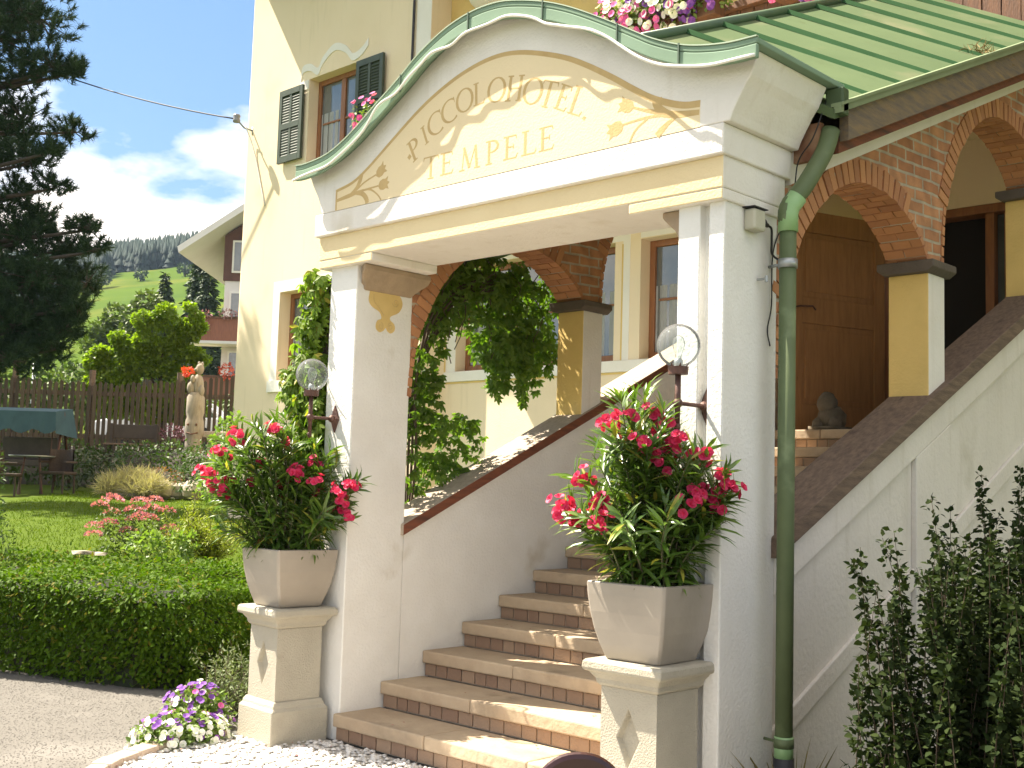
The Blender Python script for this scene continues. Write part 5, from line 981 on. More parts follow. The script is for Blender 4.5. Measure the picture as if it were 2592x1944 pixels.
# black pine on the left
PADS = [(-8.85, 9.82, .75, .47), (-9.08, 9.09, .75, .54), (-8.62, 9.46, .47, .34), (-8.76, 8.52, .54, .37), (-8.14, 8.61, .54, .31), (-7.69, 8.59, .26, .17), (-8.85, 7.81, .61, .41), (-8.23, 7.9, .41, .24), (-8.05, 7.12, .31, .15), (-8.67, 7.1, .54, .27), (-8.84, 6.53, .41, .34), (-8.54, 6.19, .41, .27), (-8.57, 5.7, .61, .34), (-7.95, 5.58, .54, .31), (-7.35, 5.87, .34, .2), (-7.15, 5.46, .24, .17), (-8.33, 5.08, .75, .41), (-7.71, 5.03, .41, .34), (-8.49, 4.45, .75, .47), (-7.87, 4.4, .54, .47), (-8.59, 3.83, .75, .47), (-7.97, 3.78, .47, .34), (-7.43, 4.48, .2, .31), (-9.3, 10.6, .7, .5), (-9.5, 8.0, .6, .6), (-9.5, 6.4, .6, .6), (-9.6, 4.8, .7, .7), (-10.2, 9.2, .9, .7), (-10.4, 7.2, .9, .7), (-10.5, 5.4, 1.0, .7), (-9.7, 3.6, .9, .5), (-8.1, 6.62, .3, .16), (-8.2, 4.9, .6, .4), (-8.6, 4.1, .7, .4), (-9.1, 5.2, .7, .5), (-8.9, 6.0, .5, .4), (-9.0, 3.4, .6, .35), (-8.5, 3.5, .6, .35), (-7.7, 4.1, .35, .3)]
pn = empty('black_pine', G(-9.9, 20, 1.0), 'large dark pine with tufted needles at the left edge', 'pine tree', None)
t = MB(); t.tube([G(-9.9, 20, .9), G(-9.85, 20, 4), G(-9.8, 20.05, 8), G(-9.75, 20, 11.2)], [.26, .22, .15, .05], 10); t.build('trunk', M['bark'], pn, smooth=True)
t = MB(); P, D, Nn, Ln = [], [], [], []
for u, z, ru, rz in PADS:
    dd = 20+RNG.normal()*.45; zr = z-.25; a = G(-9.83, 20, zr-.1); c = G((u-9.83)/2, (dd+20)/2, z-.28); e = G(u+ru*.3, dd, z-.05); t.tube([tuple(x) for x in bez(np.array(a), np.array(c), np.array(e), 8)], [.055-.005*i for i in range(8)], 6, cap=False)
    nt_ = int(255*ru*rz)+15
    q = rdir(nt_)*RNG.uniform(.35, 1.12, (nt_, 1)); C_ = RH*(u+q[:, :1]*ru)+FH*(dd+q[:, 1:2]*(ru+rz)*.6)+np.array([0, 0, 1])*(z+q[:, 2:]*rz)
    for i, cpt in enumerate(C_):
        if i % 3 == 0: t.tube([tuple(np.array(e)*.5+np.array(G(u, dd, z))*.5), tuple(cpt)], [.014, .006], 4, cap=False)
        ax = nrm(np.array([[0, 0, .75]])+(RH*q[i, 0]+FH*q[i, 1])*1.0+RNG.normal(size=(1, 3))*.25)[0]; k = 60
        dv = nrm(ax*RNG.uniform(.1, 1.1, (k, 1))+RNG.normal(size=(k, 3))*.55); P.append(cpt+ax*RNG.uniform(-.07, .09, (k, 1))); D.append(dv); Nn.append(rdir(k)); Ln.append(RNG.uniform(.09, .16, k))
t.build('branches', M['bark'], pn, smooth=True, fix=False); P, D, Nn, Ln = map(np.concatenate, (P, D, Nn, Ln)); leaves('crown', P, D, Nn, Ln, .016, 'needle', M['pineneedle'], pn)
# shrubs along the lawn edge
leafy('bush', 'dark conical shrub cut off by the left edge of the lawn', 'bush', [(-4.95, 1.25, .22, .42), (-4.9, 1.6, .14, .3), (-4.85, .9, .25, .3)], 11, .8, 5200, .05, M['gardenleaf'], trunk=0, base=(-4.95, .2), lw=.3)
sp = empty('spirea_bush', G(-3.92, 12.4, .75), 'loose bush with dusty pink flower heads behind the hedge', 'flowering bush')
SB = [(-4.15, 1.12, .22, .18), (-3.85, 1.15, .28, .20), (-3.62, 1.08, .18, .16), (-4.12, .92, .22, .16), (-3.8, .92, .3, .15)]
P, O = blobleaves(SB, 5200, .04, 12.4, .8); n = len(P); leaves('foliage', P, nrm(O+RNG.normal(size=(n, 3))*.6), nrm(O+np.array([0, 0, .6])), RNG.uniform(.03, .06, n), .022, 'ovate', M['olive'], sp)
P, D, Nn = [], [], []
for u, z in [(-4.28, 1.28), (-4.16, 1.36), (-4.22, 1.2), (-4.05, 1.34), (-3.93, 1.24), (-3.86, 1.33), (-3.80, 1.18), (-3.70, 1.16), (-3.92, 1.14), (-3.62, 1.35), (-3.60, 1.24), (-3.52, 1.06), (-3.58, .98), (-4.32, 1.06), (-4.26, .98), (-3.98, 1.02), (-4.15, 1.10), (-3.72, 1.26)]:
    k = 70; q = rdir(k); q[:, 2] = np.abs(q[:, 2]); c = np.array(G(u, 12.25+RNG.normal()*.12, z)); P.append(c+q*np.array([.075, .075, .045])); D.append(q); Nn.append(rdir(k))
leaves('blossoms', np.concatenate(P), np.concatenate(D), np.concatenate(Nn), .030, .022, 'quad', M['pinkbloom'], sp)
jn = [((*G(-3.08, 12.1, .80)[:2], .8), G(-3.08+a, 12.1+b, z)) for a, b, z in [(-.30, 0, 1.18), (-.22, .1, 1.34), (-.1, -.1, 1.24), (.05, .05, 1.18), (.2, -.1, 1.12), (.36, 0, 1.04), (-.34, -.2, 1.02), (.1, -.25, 1.02), (.3, .2, 1.1), (-.15, .2, 1.15), (-.05, -.2, 1.1), (.25, -.25, .95)]]
jn = jn+[(a, tuple(np.array(e)+RNG.normal(size=3)*.08)) for a, e in jn for _ in range(4)]
stemmy_bush('golden_juniper', 'spreading golden juniper behind the hedge next to the left planter', jn, M['gold'], .075, 150, .006, 'juniper', lw=.22, shape='quad')
leafy('bush', 'light green leafy bush between the pink bush and the hedge', 'bush', [(-3.62, .93, .22, .14), (-3.38, .92, .2, .15), (-3.2, .95, .12, .14)], 11.75, .8, 5600, .06, M['lightleaf'], trunk=0, base=(-3.5, .7))
o = stones('flat_stone', np.array([G(-4.15, 11.55, .83), G(-4.02, 11.6, .82)]), [.13, .09], M['stone'], 'thing', .4); o['label'] = 'flat pale stones at the lawn edge left of the pink bush'; o['category'] = 'stone'
# rock garden
o = empty('rock_border', G(-6.4, 22.2, 1.2), 'low border of rough grey rocks at the back of the lawn', 'rock border')
for u, s in ((-7.0, .22), (-6.75, .18), (-6.5, .26), (-6.2, .22), (-5.95, .25), (-5.7, .2), (-5.4, .24)):
    b = MB(); c = G(u, 22.1+random.uniform(-.15, .15), 1.27+s*.4); b.ball(c, s*1.0, s*.8, s*.75, 9, 6, jit=.13); b.build('rock', M['stone'], o)
fg = mat('feather_grass_blade', (.40, .35, .22), (.30, .27, .16), rough=.8, island=True, trans=.25); n = 5200; q = rdir(n); q[:, 2] = np.abs(q[:, 2])
cen = np.array([G(-7.35+.26*(i % 4), 21.5+.15*(i % 3), 1.30+.10*((i*7) % 3)) for i in range(8)])[RNG.integers(0, 8, n)]
tag(leaves('feather_grass', cen+q*RNG.uniform(.05, .26, (n, 1)), nrm(q+RNG.normal(size=(n, 3))*.5), rdir(n), RNG.uniform(.08, .24, n), .012, 'needle', fg), 'big pale clump of feathery grass in front of the rocks', 'grass')
leafy('bush', 'rust brown low shrub beside the feathery grass', 'bush', [(-6.55, 1.62, .42, .16)], 22.2, .8, 2600, .07, mat('rust_leaf', (.20, .085, .035), (.14, .09, .04), rough=.7, island=True, trans=.2), trunk=0, base=(-6.55, 1.3))
leafy('bush', 'rounded green shrub in front of the carved post', 'bush', [(-5.55, 1.85, .4, .32), (-5.2, 1.75, .35, .3), (-5.8, 1.6, .3, .25)], 21.0, .9, 2600, .075, M['gardenleaf'], trunk=0, base=(-5.5, 1.2), lw=.35)
leafy('bush', 'sprawling dark shrub below the garden bench', 'bush', [(-8.6, 1.75, .5, .35), (-8.0, 1.9, .5, .3), (-7.4, 1.95, .45, .28), (-6.9, 2.1, .35, .3), (-8.9, 1.6, .4, .35)], 23.6, .7, 1500, .085, mat('dark_shrub_leaf', (.04, .07, .02), (.065, .09, .03), rough=.6, island=True, trans=.15), trunk=0, base=(-8, 1.3))
leafy('bush', 'purple leaved shrub left of the carved post', 'bush', [(-7.15, 2.55, .24, .16), (-6.95, 2.48, .16, .14)], 24.6, .9, 3600, .06, mat('purple_leaf', (.16, .05, .10), (.11, .045, .07), rough=.6, island=True, trans=.2), trunk=0, base=(-7.1, 2.2))
leafy('bush', 'light green arching shrub against the hotel corner', 'bush', [(-3.70, 2.1, .15, .25), (-3.62, 1.8, .2, .25), (-3.8, 1.55, .2, .25), (-3.55, 2.3, .1, .18)], 15, .9, 3600, .07, M['lightleaf'], trunk=0, base=(-3.7, 1.0))
# picket fence
fe = empty('picket_fence', G(-9, 27, 2.1), 'weathered brown picket fence at the back of the garden', 'fence')
b = MB(); u = -15.0; k = 0
while u < -4.6:
    h = 3.86+.12*math.sin(u*.8)+random.uniform(-.05, .05); w_ = random.uniform(.066, .085); x0 = u; T = None
    for (a, c, z0, z1) in ((u, u+w_, 2.0, h),):
        vs = [G(a, 26.98, z0), G(c, 26.98, z0), G(c, 26.98, z1-.05), G((a+c)/2, 26.98, z1), G(a, 26.98, z1-.05)]; vs += [tuple(np.array(p)+FH*.025) for p in vs]
        b.add(vs, [(0, 1, 2, 3, 4), (9, 8, 7, 6, 5)]+[(i, i+5, (i+1) % 5+5, (i+1) % 5) for i in range(5)])
    u += .128+random.uniform(-.006, .006)
b.build('pickets', mat('grey_brown_picket', (.095, .07, .042), (.055, .042, .027), rough=.9, island=True), fe)
for z in (2.45, 3.45):
    b = MB(); vs = [G(-15, 27.01, z), G(-4.6, 27.01, z), G(-4.6, 27.01, z+.1), G(-15, 27.01, z+.1)]; vs += [tuple(np.array(p)+FH*.05) for p in vs]; b.add(vs, [(0, 1, 2, 3), (7, 6, 5, 4), (0, 4, 5, 1), (1, 5, 6, 2), (2, 6, 7, 3), (3, 7, 4, 0)]); b.build('rail', M['oldwood'], fe)
for u in (-13.4, -11.6, -9.8, -7.75, -5.9):
    b = MB(); b.tube([G(u, 27.12, 1.9), G(u, 27.12, 4.05)], .075, 8); b.build('post', M['oldwood'], fe)
# carved log figure
tm = empty('carved_post', G(-6.65, 24.5, 2.05), 'pale carved wooden log figure standing before the fence', 'wood carving')
M['carve'] = mat('pale_carved_wood', (.36, .315, .245), (.25, .215, .165), 4, .9, .6, 14, stretch=(5, 5, 1), stain=((.2, .14, .08), 3, .62))
b = MB(); C0 = np.array(G(-6.65, 24.5, 0)); b.lathe([(.19, 1.95), (.185, 2.3), (.17, 2.45), (.20, 2.52), (.19, 2.8), (.165, 2.88), (.19, 2.98), (.185, 3.3), (.15, 3.36), (.14, 3.4)], (C0[0], C0[1], 0), 16); b.build('log', M['carve'], tm, smooth=True)
b = MB()
def gp(u, d, z): return G(-6.65+u, 24.5+d, z)
b.ball(gp(.03, 0, 3.56), .12, .12, .24, 12, 9); b.ball(gp(.06, -.02, 3.90), .085, .085, .12, 12, 9); b.ball(gp(.0, -.08, 3.88), .05, .05, .045, 8, 6); b.ball(gp(.10, 0, 4.01), .03, .03, .05, 8, 6); b.ball(gp(.03, 0, 4.02), .03, .03, .05, 8, 6); b.ball(gp(-.10, -.04, 3.50), .09, .09, .14, 10, 8); b.ball(gp(-.06, -.1, 3.68), .05, .05, .09, 8, 6); b.ball(gp(.12, -.06, 3.44), .07, .07, .13, 8, 6); b.build('carved_animals', M['carve'], tm, smooth=True)
b = MB(); [b.ball(gp(u, -.19, z), .028, .02, .028, 8, 6) for u, z in ((-.09, 2.72), (.09, 2.72))]; b.tube([gp(-.12, -.165, 2.55), gp(0, -.20, 2.52), gp(.12, -.165, 2.55)], .016, 6); b.build('carved_face', M['brownwood'], tm)
leafy('geranium', 'red geranium bloom left of the carved figure top', 'flowers', [(-6.88, 3.85, .13, .09)], 24.6, .9, 9000, .06, mat('red_bloom', (.70, .06, .03), (.6, .1, .04), rough=.6, island=True, trans=.2), trunk=0, base=(-6.88, 3.7))
# bench and logs
bn = empty('garden_bench', G(-8.1, 25, 2.05), 'dark wooden garden bench in front of the fence', 'bench')
def gbox(mb, u0, u1, d0, d1, z0, z1):
    vs = [G(u, d, z) for u in (u0, u1) for d in (d0, d1) for z in (z0, z1)]; mb.add(vs, [(0, 1, 3, 2), (4, 6, 7, 5), (0, 4, 5, 1), (2, 3, 7, 6), (0, 2, 6, 4), (1, 5, 7, 3)]); return mb
M['benchwood'] = mat('dark_bench_wood', (.075, .06, .05), (.05, .04, .035), 6, .8, .3, 30)
b = MB(); gbox(b, -8.66, -7.6, 25.2, 25.24, 2.42, 2.72); b.build('backrest', M['benchwood'], bn, bevel=.01)
b = MB(); gbox(b, -8.66, -7.6, 24.8, 25.18, 2.26, 2.30); b.build('seat', M['oldwood'], bn, bevel=.01)
for u in (-8.62, -7.66):
    for d in (24.84, 25.2):
        b = MB(); gbox(b, u-.03, u+.03, d-.03, d+.03, 1.85, 2.26 if d < 25 else 2.74); b.build('leg', M['benchwood'], bn)
lg = empty('log_bench', G(-6.25, 24.6, 2.0), 'bleached split log bench right of the carved post', 'log bench')
b = MB(); gbox(b, -6.48, -5.7, 24.5, 24.8, 2.46, 2.60); b.build('seat', M['palewood'], lg, bevel=.03)
for u in (-6.3, -5.85): b = MB(); gbox(b, u-.08, u+.08, 24.55, 24.75, 1.9, 2.46); b.build('leg', M['palewood'], lg, bevel=.02)
# garden swing with blue-green canopy
sw = empty('garden_swing', G(-9.9, 24, 1.3), 'garden swing seat with drooping blue-green canopy', 'garden swing'); M['canopy'] = mat('blue_green_canvas', (.035, .085, .10), (.022, .06, .075), 4, .8, .2, 20)
b = MB(); n = 14
for i in range(n):
    a, c = -10.75+1.62*i/n, -10.75+1.62*(i+1)/n; sa, sc_ = .05*math.sin(i*1.4), .05*math.sin((i+1)*1.4)
    b.add([G(a, 23.4, 2.45+sa), G(c, 23.4, 2.45+sc_), G(c-.06, 23.5, 2.86), G(a-.06, 23.5, 2.86), G(a-.06, 24.4, 2.97), G(c-.06, 24.4, 2.97)], [(0, 1, 2, 3), (3, 2, 5, 4)])
b.add([G(-9.13, 23.4, 2.42), G(-9.19, 23.5, 2.86), G(-9.19, 24.4, 2.97), G(-9.05, 24.4, 2.35)], [(0, 1, 2, 3)]); b.build('canopy', M['canopy'], sw, fix=False)
for u in (-10.7, -9.2):
    b = MB(); b.tube([G(u, 23.6, lawn_z(u, 23.6)-.05), G(u, 23.95, 2.86), G(u, 24.5, lawn_z(u, 24.5)-.05)], .03, 8); b.build('leg', M['iron'], sw, smooth=True)
b = MB(); gbox(b, -10.5, -9.35, 23.7, 24.15, 1.75, 1.88); b.build('seat', M['benchwood'], sw, bevel=.02)
b = MB(); gbox(b, -10.5, -9.35, 24.13, 24.22, 1.88, 2.35); b.build('backrest', M['benchwood'], sw, bevel=.02)
for u in (-10.45, -9.4): b = MB(); b.tube([G(u, 23.95, 2.85), G(u, 23.9, 1.85)], .012, 6); b.build('hanger', M['iron'], sw)
# garden table and wicker chairs
tb = empty('garden_table', G(-9.08, 22.2, 1.2), 'round garden table on the lawn under the pine', 'table'); cc = G(-9.08, 22.2, 0)
b = MB(); b.lathe([(.02, 1.915), (.40, 1.915), (.42, 1.93), (.42, 1.945), (.02, 1.95)], cc, 24); b.build('table_top', M['zinc'], tb)
for a in range(4): b = MB(); b.tube([(cc[0]+.3*math.cos(a*1.571+.4), cc[1]+.3*math.sin(a*1.571+.4), lawn_z(-9, 22.2)-.03), (cc[0]+.18*math.cos(a*1.571+.4), cc[1]+.18*math.sin(a*1.571+.4), 1.92)], .018, 6); b.build('leg', M['iron'], tb)
M['wicker'] = mat('dark_wicker', (.075, .05, .035), (.05, .035, .028), 30, .8, .8, 60)
def wicker(u, d, rz, label):
    z0 = lawn_z(u, d)-.02; o = empty('wicker_chair', G(u, d, z0), label, 'chair', 'wicker chairs on the lawn'); T = Matrix.Translation(G(u, d, z0)) @ Matrix.Rotation(rz, 4, 'Z')
    b = MB(); b.box(-.25, .25, -.25, .25, .38, .44, 0, T); b.build('seat', M['wicker'], o, bevel=.02)
    b = MB(); n = 10
    for i in range(n):
        a, c = math.radians(200+140*i/n)+math.pi, math.radians(200+140*(i+1)/n)+math.pi
        for q in ((a, c),):
            vs = [T @ Vector((.27*math.cos(t)*1.0, .27*math.sin(t), z)) for t in q for z in (.44, .86)]; vs += [T @ Vector((.245*math.cos(t), .245*math.sin(t), z)) for t in q for z in (.44, .86)]; b.add(vs, [(0, 1, 3, 2), (4, 6, 7, 5), (1, 5, 7, 3)])
    b.build('backrest', M['wicker'], o, fix=False)
    for sx_ in (-1, 1):
        for sy_ in (-1, 1): b = MB(); b.tube([T @ Vector((.22*sx_, .22*sy_, 0)), T @ Vector((.21*sx_, .21*sy_, .40))], .02, 6); b.build('leg', M['wicker'], o)
        b = MB(); b.box(.25*sx_-.03, .25*sx_+.03, -.24, .2, .60, .64, 0, T); b.build('armrest', M['wicker'], o, bevel=.01)
wicker(-9.3, 21.6, yaw+3.3, 'dark wicker chair in front of the round garden table'); wicker(-8.6, 22.3, yaw+1.4, 'dark wicker chair right of the round garden table')
# trees beyond the fence
def LB(c, s): return [(c[0]+(x-400)*.0107*s, c[1]-(y-850)*.0109*s, rx*.0108*s, ry*.0108*s) for x, y, rx, ry in ((290, 895, 45, 50), (345, 850, 60, 60), (400, 830, 65, 60), (450, 800, 60, 60), (480, 775, 38, 38), (490, 850, 40, 50), (440, 880, 70, 50), (350, 925, 60, 34), (500, 900, 34, 30), (400, 905, 70, 40))]
leafy('maple_tree', 'bright yellow-green broadleaf tree right behind the fence', 'tree', split_lobes(LB((-9.83, 5.25), 1), 6, .48, 5)+[(-10.9, 4.0, .5, .35), (-10.2, 3.7, .6, .35), (-9.4, 3.9, .6, .35), (-9.0, 4.3, .4, .35), (-11.3, 4.1, .5, .4), (-10.9, 3.6, .6, .4), (-9.9, 3.4, .7, .35), (-9.0, 3.5, .7, .4), (-11.5, 4.7, .35, .3)], 32, 1.0, 7500, .10, M['maple'], base=(-9.6, 2.2), trunk=.14, group='trees beyond the fence', lw=.75)
def fir(u, d, z0, h, r, label, m, seed, full=.16):
    rs = np.random.default_rng(seed); o = empty('fir_tree', G(u, d, z0), label, 'tree', 'trees beyond the fence'); b = MB(); b.tube([G(u, d, z0), G(u, d, z0+h)], [.16*h/10, .02], 7); b.build('trunk', M['bark'], o)
    n = int(2300*full/.16); t = rs.uniform(0, 1, n)**.7; zz = z0+h*(1-t*.93); rad = r*(t**.85)*rs.uniform(.35, 1.08, n)*(.78+.22*np.sin(zz*5.1+seed)); a = rs.uniform(0, 6.283, n); uu = u+rad*np.cos(a); dd = d+rad*np.sin(a)
    P = RH*uu[:, None]+FH*dd[:, None]+np.array([0, 0, 1])*(zz-rad*.18)[:, None]; O = RH*np.cos(a)[:, None]+FH*np.sin(a)[:, None]+np.array([0, 0, -.35]); Ln = rs.uniform(.5, 1, n)*h*.060
    leaves('crown', P, nrm(O+rs.normal(size=(n, 3))*.35), nrm(np.array([0, 0, 1])+rs.normal(size=(n, 3))*.4), Ln, Ln*.5, 'quad', m, o)
z75 = 8.0
fir(-22.75, 75, z75-1, 7.9, 1.5, 'dark fir left of the group below the meadow', M['fir'], 1); fir(-21.6, 78, z75-.5, 8.6, 1.7, 'dark fir second from the left of the group below the meadow', M['fir'], 2)
fir(-20.5, 75, z75-1, 9.3, 1.7, 'tallest dark fir of the group beside the neighbouring house', M['fir'], 3); fir(-19.4, 73, z75-1, 8.6, 1.6, 'dark fir partly hidden by the eaves of the neighbouring house', M['fir'], 4)
fir(-23.9, 80, z75, 6.3, 1.4, 'short dark fir at the left foot of the meadow', M['fir'], 5); fir(-18.4, 76, z75-1, 9.2, 1.6, 'dark fir behind the neighbouring house', M['fir'], 6)
leafy('birch_tree', 'tall thin olive green tree beside the pine', 'tree', [(-24.9, 11.4, .6, .9), (-25.3, 10.6, 1.0, .9), (-24.5, 10.3, 1.0, 1.0), (-25.6, 9.6, 1.2, 1.1), (-24.2, 9.3, 1.2, 1.1)], 72, .9, 380, .36, M['olive'], base=(-24.8, 6.5), trunk=.16, group='trees beyond the fence')
leafy('birch_tree', 'broad olive green tree in front of the dark firs', 'tree', [(-22.2, 12.0, .8, .9), (-21.6, 11.2, 1.0, 1.0), (-22.8, 11.0, 1.1, 1.1), (-22.0, 10.1, 1.4, 1.1)], 70, .9, 380, .34, M['olive'], base=(-22.1, 6.5), trunk=.16, group='trees beyond the fence')
leafy('bush', 'dark green shrubbery under the pine behind the fence', 'bush', [(-14.2, 4.4, 1.0, .9), (-12.9, 4.3, 1.0, .9), (-11.9, 4.0, .9, .8), (-13.6, 5.4, .9, .8), (-12.4, 5.2, .8, .7), (-15.2, 5.0, 1.0, 1.0)], 30, .8, 620, .15, M['gardenleaf'], trunk=0, base=(-13, 2.3))
b = MB(); b.tube([G(-13.57, 33, 2.2), G(-13.6, 33, 4.75)], .055, 8); tag(b.build('street_pole', M['zinc'], smooth=True), 'thin grey metal pole behind the left end of the picket fence', 'pole')
# parked car seen through the pickets
car = empty('parked_car', G(-10.9, 37, 2.55), 'white car parked beyond the picket fence', 'car'); b = MB(); zc = 2.55; M['carpaint'] = mat('white_car_paint', (.75, .76, .78), rough=.25, coat=.6)
b.prism([(-2.0, .3), (-2.05, .75), (-1.2, .92), (2.0, .95), (2.1, .6), (2.05, .3)], 'Y', -.85, .85)
b.prism([(-1.15, .90), (-.55, 1.45), (1.3, 1.47), (1.95, .93)], 'Y', -.72, .72)
T = Matrix.Translation(G(-10.9, 37, zc)) @ Matrix.Rotation(yaw*-1+0*math.pi, 4, 'Z'); T = Matrix.Translation(G(-10.9, 37, zc)) @ Matrix(((RH[0], FH[0], 0, 0), (RH[1], FH[1], 0, 0), (0, 0, 1, 0), (0, 0, 0, 1)))
b.v = [tuple(T @ Vector(v)) for v in b.v]; b.build('body', M['carpaint'], car, bevel=.06)
b = MB(); b.prism([(-.98, .95), (-.5, 1.39), (.35, 1.40), (.35, .95)], 'Y', -.735, -.722); b.prism([(.43, .95), (.43, 1.40), (1.25, 1.40), (1.75, .96)], 'Y', -.735, -.722); b.v = [tuple(T @ Vector(v)) for v in b.v]; b.build('window', M['pane'], car)
for u in (-1.3, 1.35):
    for d in (-.8, .8): b = MB(); b.tube([T @ Vector((u, d-.1, .32)), T @ Vector((u, d+.1, .32))], .32, 18); b.build('wheel', M['black'], car)
# neighbouring house
nh = empty('neighbour_house', G(-11, 60, 3), 'white neighbouring house with wooden balconies and wide eaves', 'house'); M['nwhite'] = mat('white_render', (.72, .68, .63), (.66, .62, .57), .8, .9); M['nwood'] = mat('red_brown_balcony_boards', (.30, .12, .07), (.24, .095, .06), 3, .8, .2, 9, stretch=(6, 6, 1))
b = MB(); gbox(b, -14.6, -6, 58, 70, 2.0, 11.55); b.build('wall', M['nwhite'], nh)
b = MB(); b.add([G(u, d, z) for d in (57.92, 70) for u, z in ((-14.68, 11.56), (-6, 11.56), (-6, 15.2), (-9.6, 17.3), (-14.68, 13.85))], [(0, 1, 2, 3, 4), (9, 8, 7, 6, 5), (0, 5, 6, 1), (1, 6, 7, 2), (2, 7, 8, 3), (3, 8, 9, 4), (4, 9, 5, 0)]); b.build('timber_gable', mat('dark_brown_cladding', (.13, .06, .045), (.09, .045, .035), 2, .8), nh)
b = MB(); R0 = [(-16.55, 12.62), (-9.5, 17.6), (-9.5, 17.95), (-16.62, 12.92)]
vs = [G(u, 56.4, z) for u, z in R0]+[G(u, 71, z) for u, z in R0]; b.add(vs, [(0, 1, 2, 3), (7, 6, 5, 4)]+[(i, i+4, (i+1) % 4+4, (i+1) % 4) for i in range(4)]); o = b.build('roof', [M['nwhite'], mat('red_roof_tiles', (.33, .14, .09), (.26, .11, .075), 2, .9)], nh)
for p_ in o.data.polygons:
    if p_.normal.z > .5: p_.material_index = 1
for z0, z1 in ((8.35, 9.45), (5.45, 6.55)):
    b = MB(); gbox(b, -16.1, -12, 56.7, 56.78, z0, z1); gbox(b, -16.1, -16.02, 56.78, 58, z0, z1); bo = b.build('balcony', M['nwood'], nh)
    b = MB(); gbox(b, -16.12, -12, 56.68, 57.99, z0-.14, z0-.002); b.build('slab', M['nwhite'], bo)
    b = MB(); gbox(b, -16.14, -12, 56.66, 56.80, z1+.002, z1+.10); b.build('handrail', M['brownwood'], bo)
for u0, u1, z0, z1 in ((-14.25, -13.7, 11.95, 13.6), (-14.3, -13.6, 9.6, 11.0), (-14.25, -13.7, 6.6, 8.0)):
    b = MB(); gbox(b, u0, u1, 57.84, 57.99, z0, z1); f_ = b.build('window', M['trimwhite'], nh); b = MB(); gbox(b, u0+.1, u1-.1, 57.82, 57.838, z0+.1, z1-.1); b.build('pane', M['pane'], f_)
leafy('balcony_flowers', 'pinkish flowers on the rail of the upper neighbouring balcony', 'flowers', [(-15.3, 9.62, .5, .18), (-14.0, 9.68, .45, .22), (-15.1, 9.1, .22, .32)], 56.6, .5, 800, .14, mat('dull_pink_bloom', (.42, .20, .19), (.30, .16, .13), rough=.7, island=True), trunk=0, base=(-15, 9.4), group='balcony flowers of the neighbour')
leafy('balcony_flowers', 'orange red geraniums on the lower neighbouring balcony', 'flowers', [(-13.95, 6.85, .35, .42)], 56.6, .6, 900, .15, mat('orange_red_bloom', (.75, .10, .03), (.6, .12, .05), rough=.6, island=True), trunk=0, base=(-14, 6.4), group='balcony flowers of the neighbour')
# hillside with meadow and forests
def hill_z(u, d):
    s = u/max(d, 1); ridge = np.interp(s, [-.6, -.38, -.346, -.312, -.271, -.257, -.1, .4], [.170, .178, .188, .191, .199, .207, .23, .23])*.955
    prof = np.interp(d, [50, 60, 110, 180, 330, 430, 520], [.0, .018/.19, .075/.19, .144/.19, .188/.19, 1.04, .85]); return 1.6+d*ridge*prof-.6
grid('hillside', np.linspace(-330, 60, 80), np.concatenate([np.linspace(50, 200, 20), np.linspace(210, 520, 32)]), hill_z, M['meadow'])
def cones(name, pos, hs, rs_, m):
    k = 6; V, F = [], []; n = len(pos); T_ = []
    for (z0, r0, z1) in ((.06, 1.0, .5), (.3, .78, .75), (.55, .52, 1.0)):
        b0 = len(T_); T_ += [(r0*math.cos(6.283*j/k), r0*math.sin(6.283*j/k), z0) for j in range(k)]+[(0, 0, z1)]; F += [(b0+j, b0+(j+1) % k, b0+k) for j in range(k)]
    T_ = np.array(T_); F = np.array(F); a = RNG.uniform(0, 6.28, n)[:, None]; J = RNG.uniform(.75, 1.2, (n, len(T_)))
    X = (T_[None, :, 0]*np.cos(a)-T_[None, :, 1]*np.sin(a))*rs_[:, None]*J; Y = (T_[None, :, 0]*np.sin(a)+T_[None, :, 1]*np.cos(a))*rs_[:, None]*J; Z = T_[None, :, 2]*hs[:, None]
    V = np.stack([X, Y, Z], -1)+pos[:, None]; return npmesh(name, V.reshape(-1, 3), (F[None]+np.arange(n)[:, None, None]*len(T_)).reshape(-1, 3), m)
U = []
while len(U) < 7000:
    d = RNG.uniform(200, 470); s = RNG.uniform(-.56, -.15); edge = np.interp(s, [-.56, -.42, -.385, -.335, -.28, -.256, -.15], [200, 205, 300, 333, 338, 318, 300])
    if d > edge: U.append((s*d, d))
U = np.array(U); pos = np.array([G(u, d, hill_z(u, d)-.5) for u, d in U])
tag(cones('hill_forest', pos, RNG.uniform(6, 10.5, len(pos)), RNG.uniform(1.2, 2.1, len(pos)), mat('forest_needle', (.006, .017, .013), (.010, .025, .018), rough=.95, island=True)), 'dark conifer forest along the ridge above the meadow', 'forest', kind='stuff')
mt_ = [(-104.0, 290, 5.5, 2.6, 'round dark tree standing alone low on the left of the meadow'), (-97.5, 300, 3.2, 1.5, 'small dark tree near the middle of the upper meadow'), (-86, 300, 3.4, 2.0, 'small tree at the top edge of the meadow left of the farm'), (-81.5, 300, 4.2, 2.2, 'bushy tree at the top edge of the meadow next to the farm'), (-116, 300, 4.5, 2.4, 'dark tree on the left rim of the meadow')]
for u, d, h, r, lb in mt_:
    z = hill_z(u, d); leafy('meadow_tree', lb, 'tree', [(u, z+h*.62, r, h*.36), (u-r*.3, z+h*.5, r*.7, h*.3), (u+r*.35, z+h*.48, r*.6, h*.28)], d, .9, 40, .75, M['fir'], base=(u, z-.2), trunk=.2, group='trees on the meadow')
fh = empty('farm_house', G(-78, 305, hill_z(-78, 305)), 'tiny grey farmhouse at the top of the meadow', 'house'); z = hill_z(-78, 305)
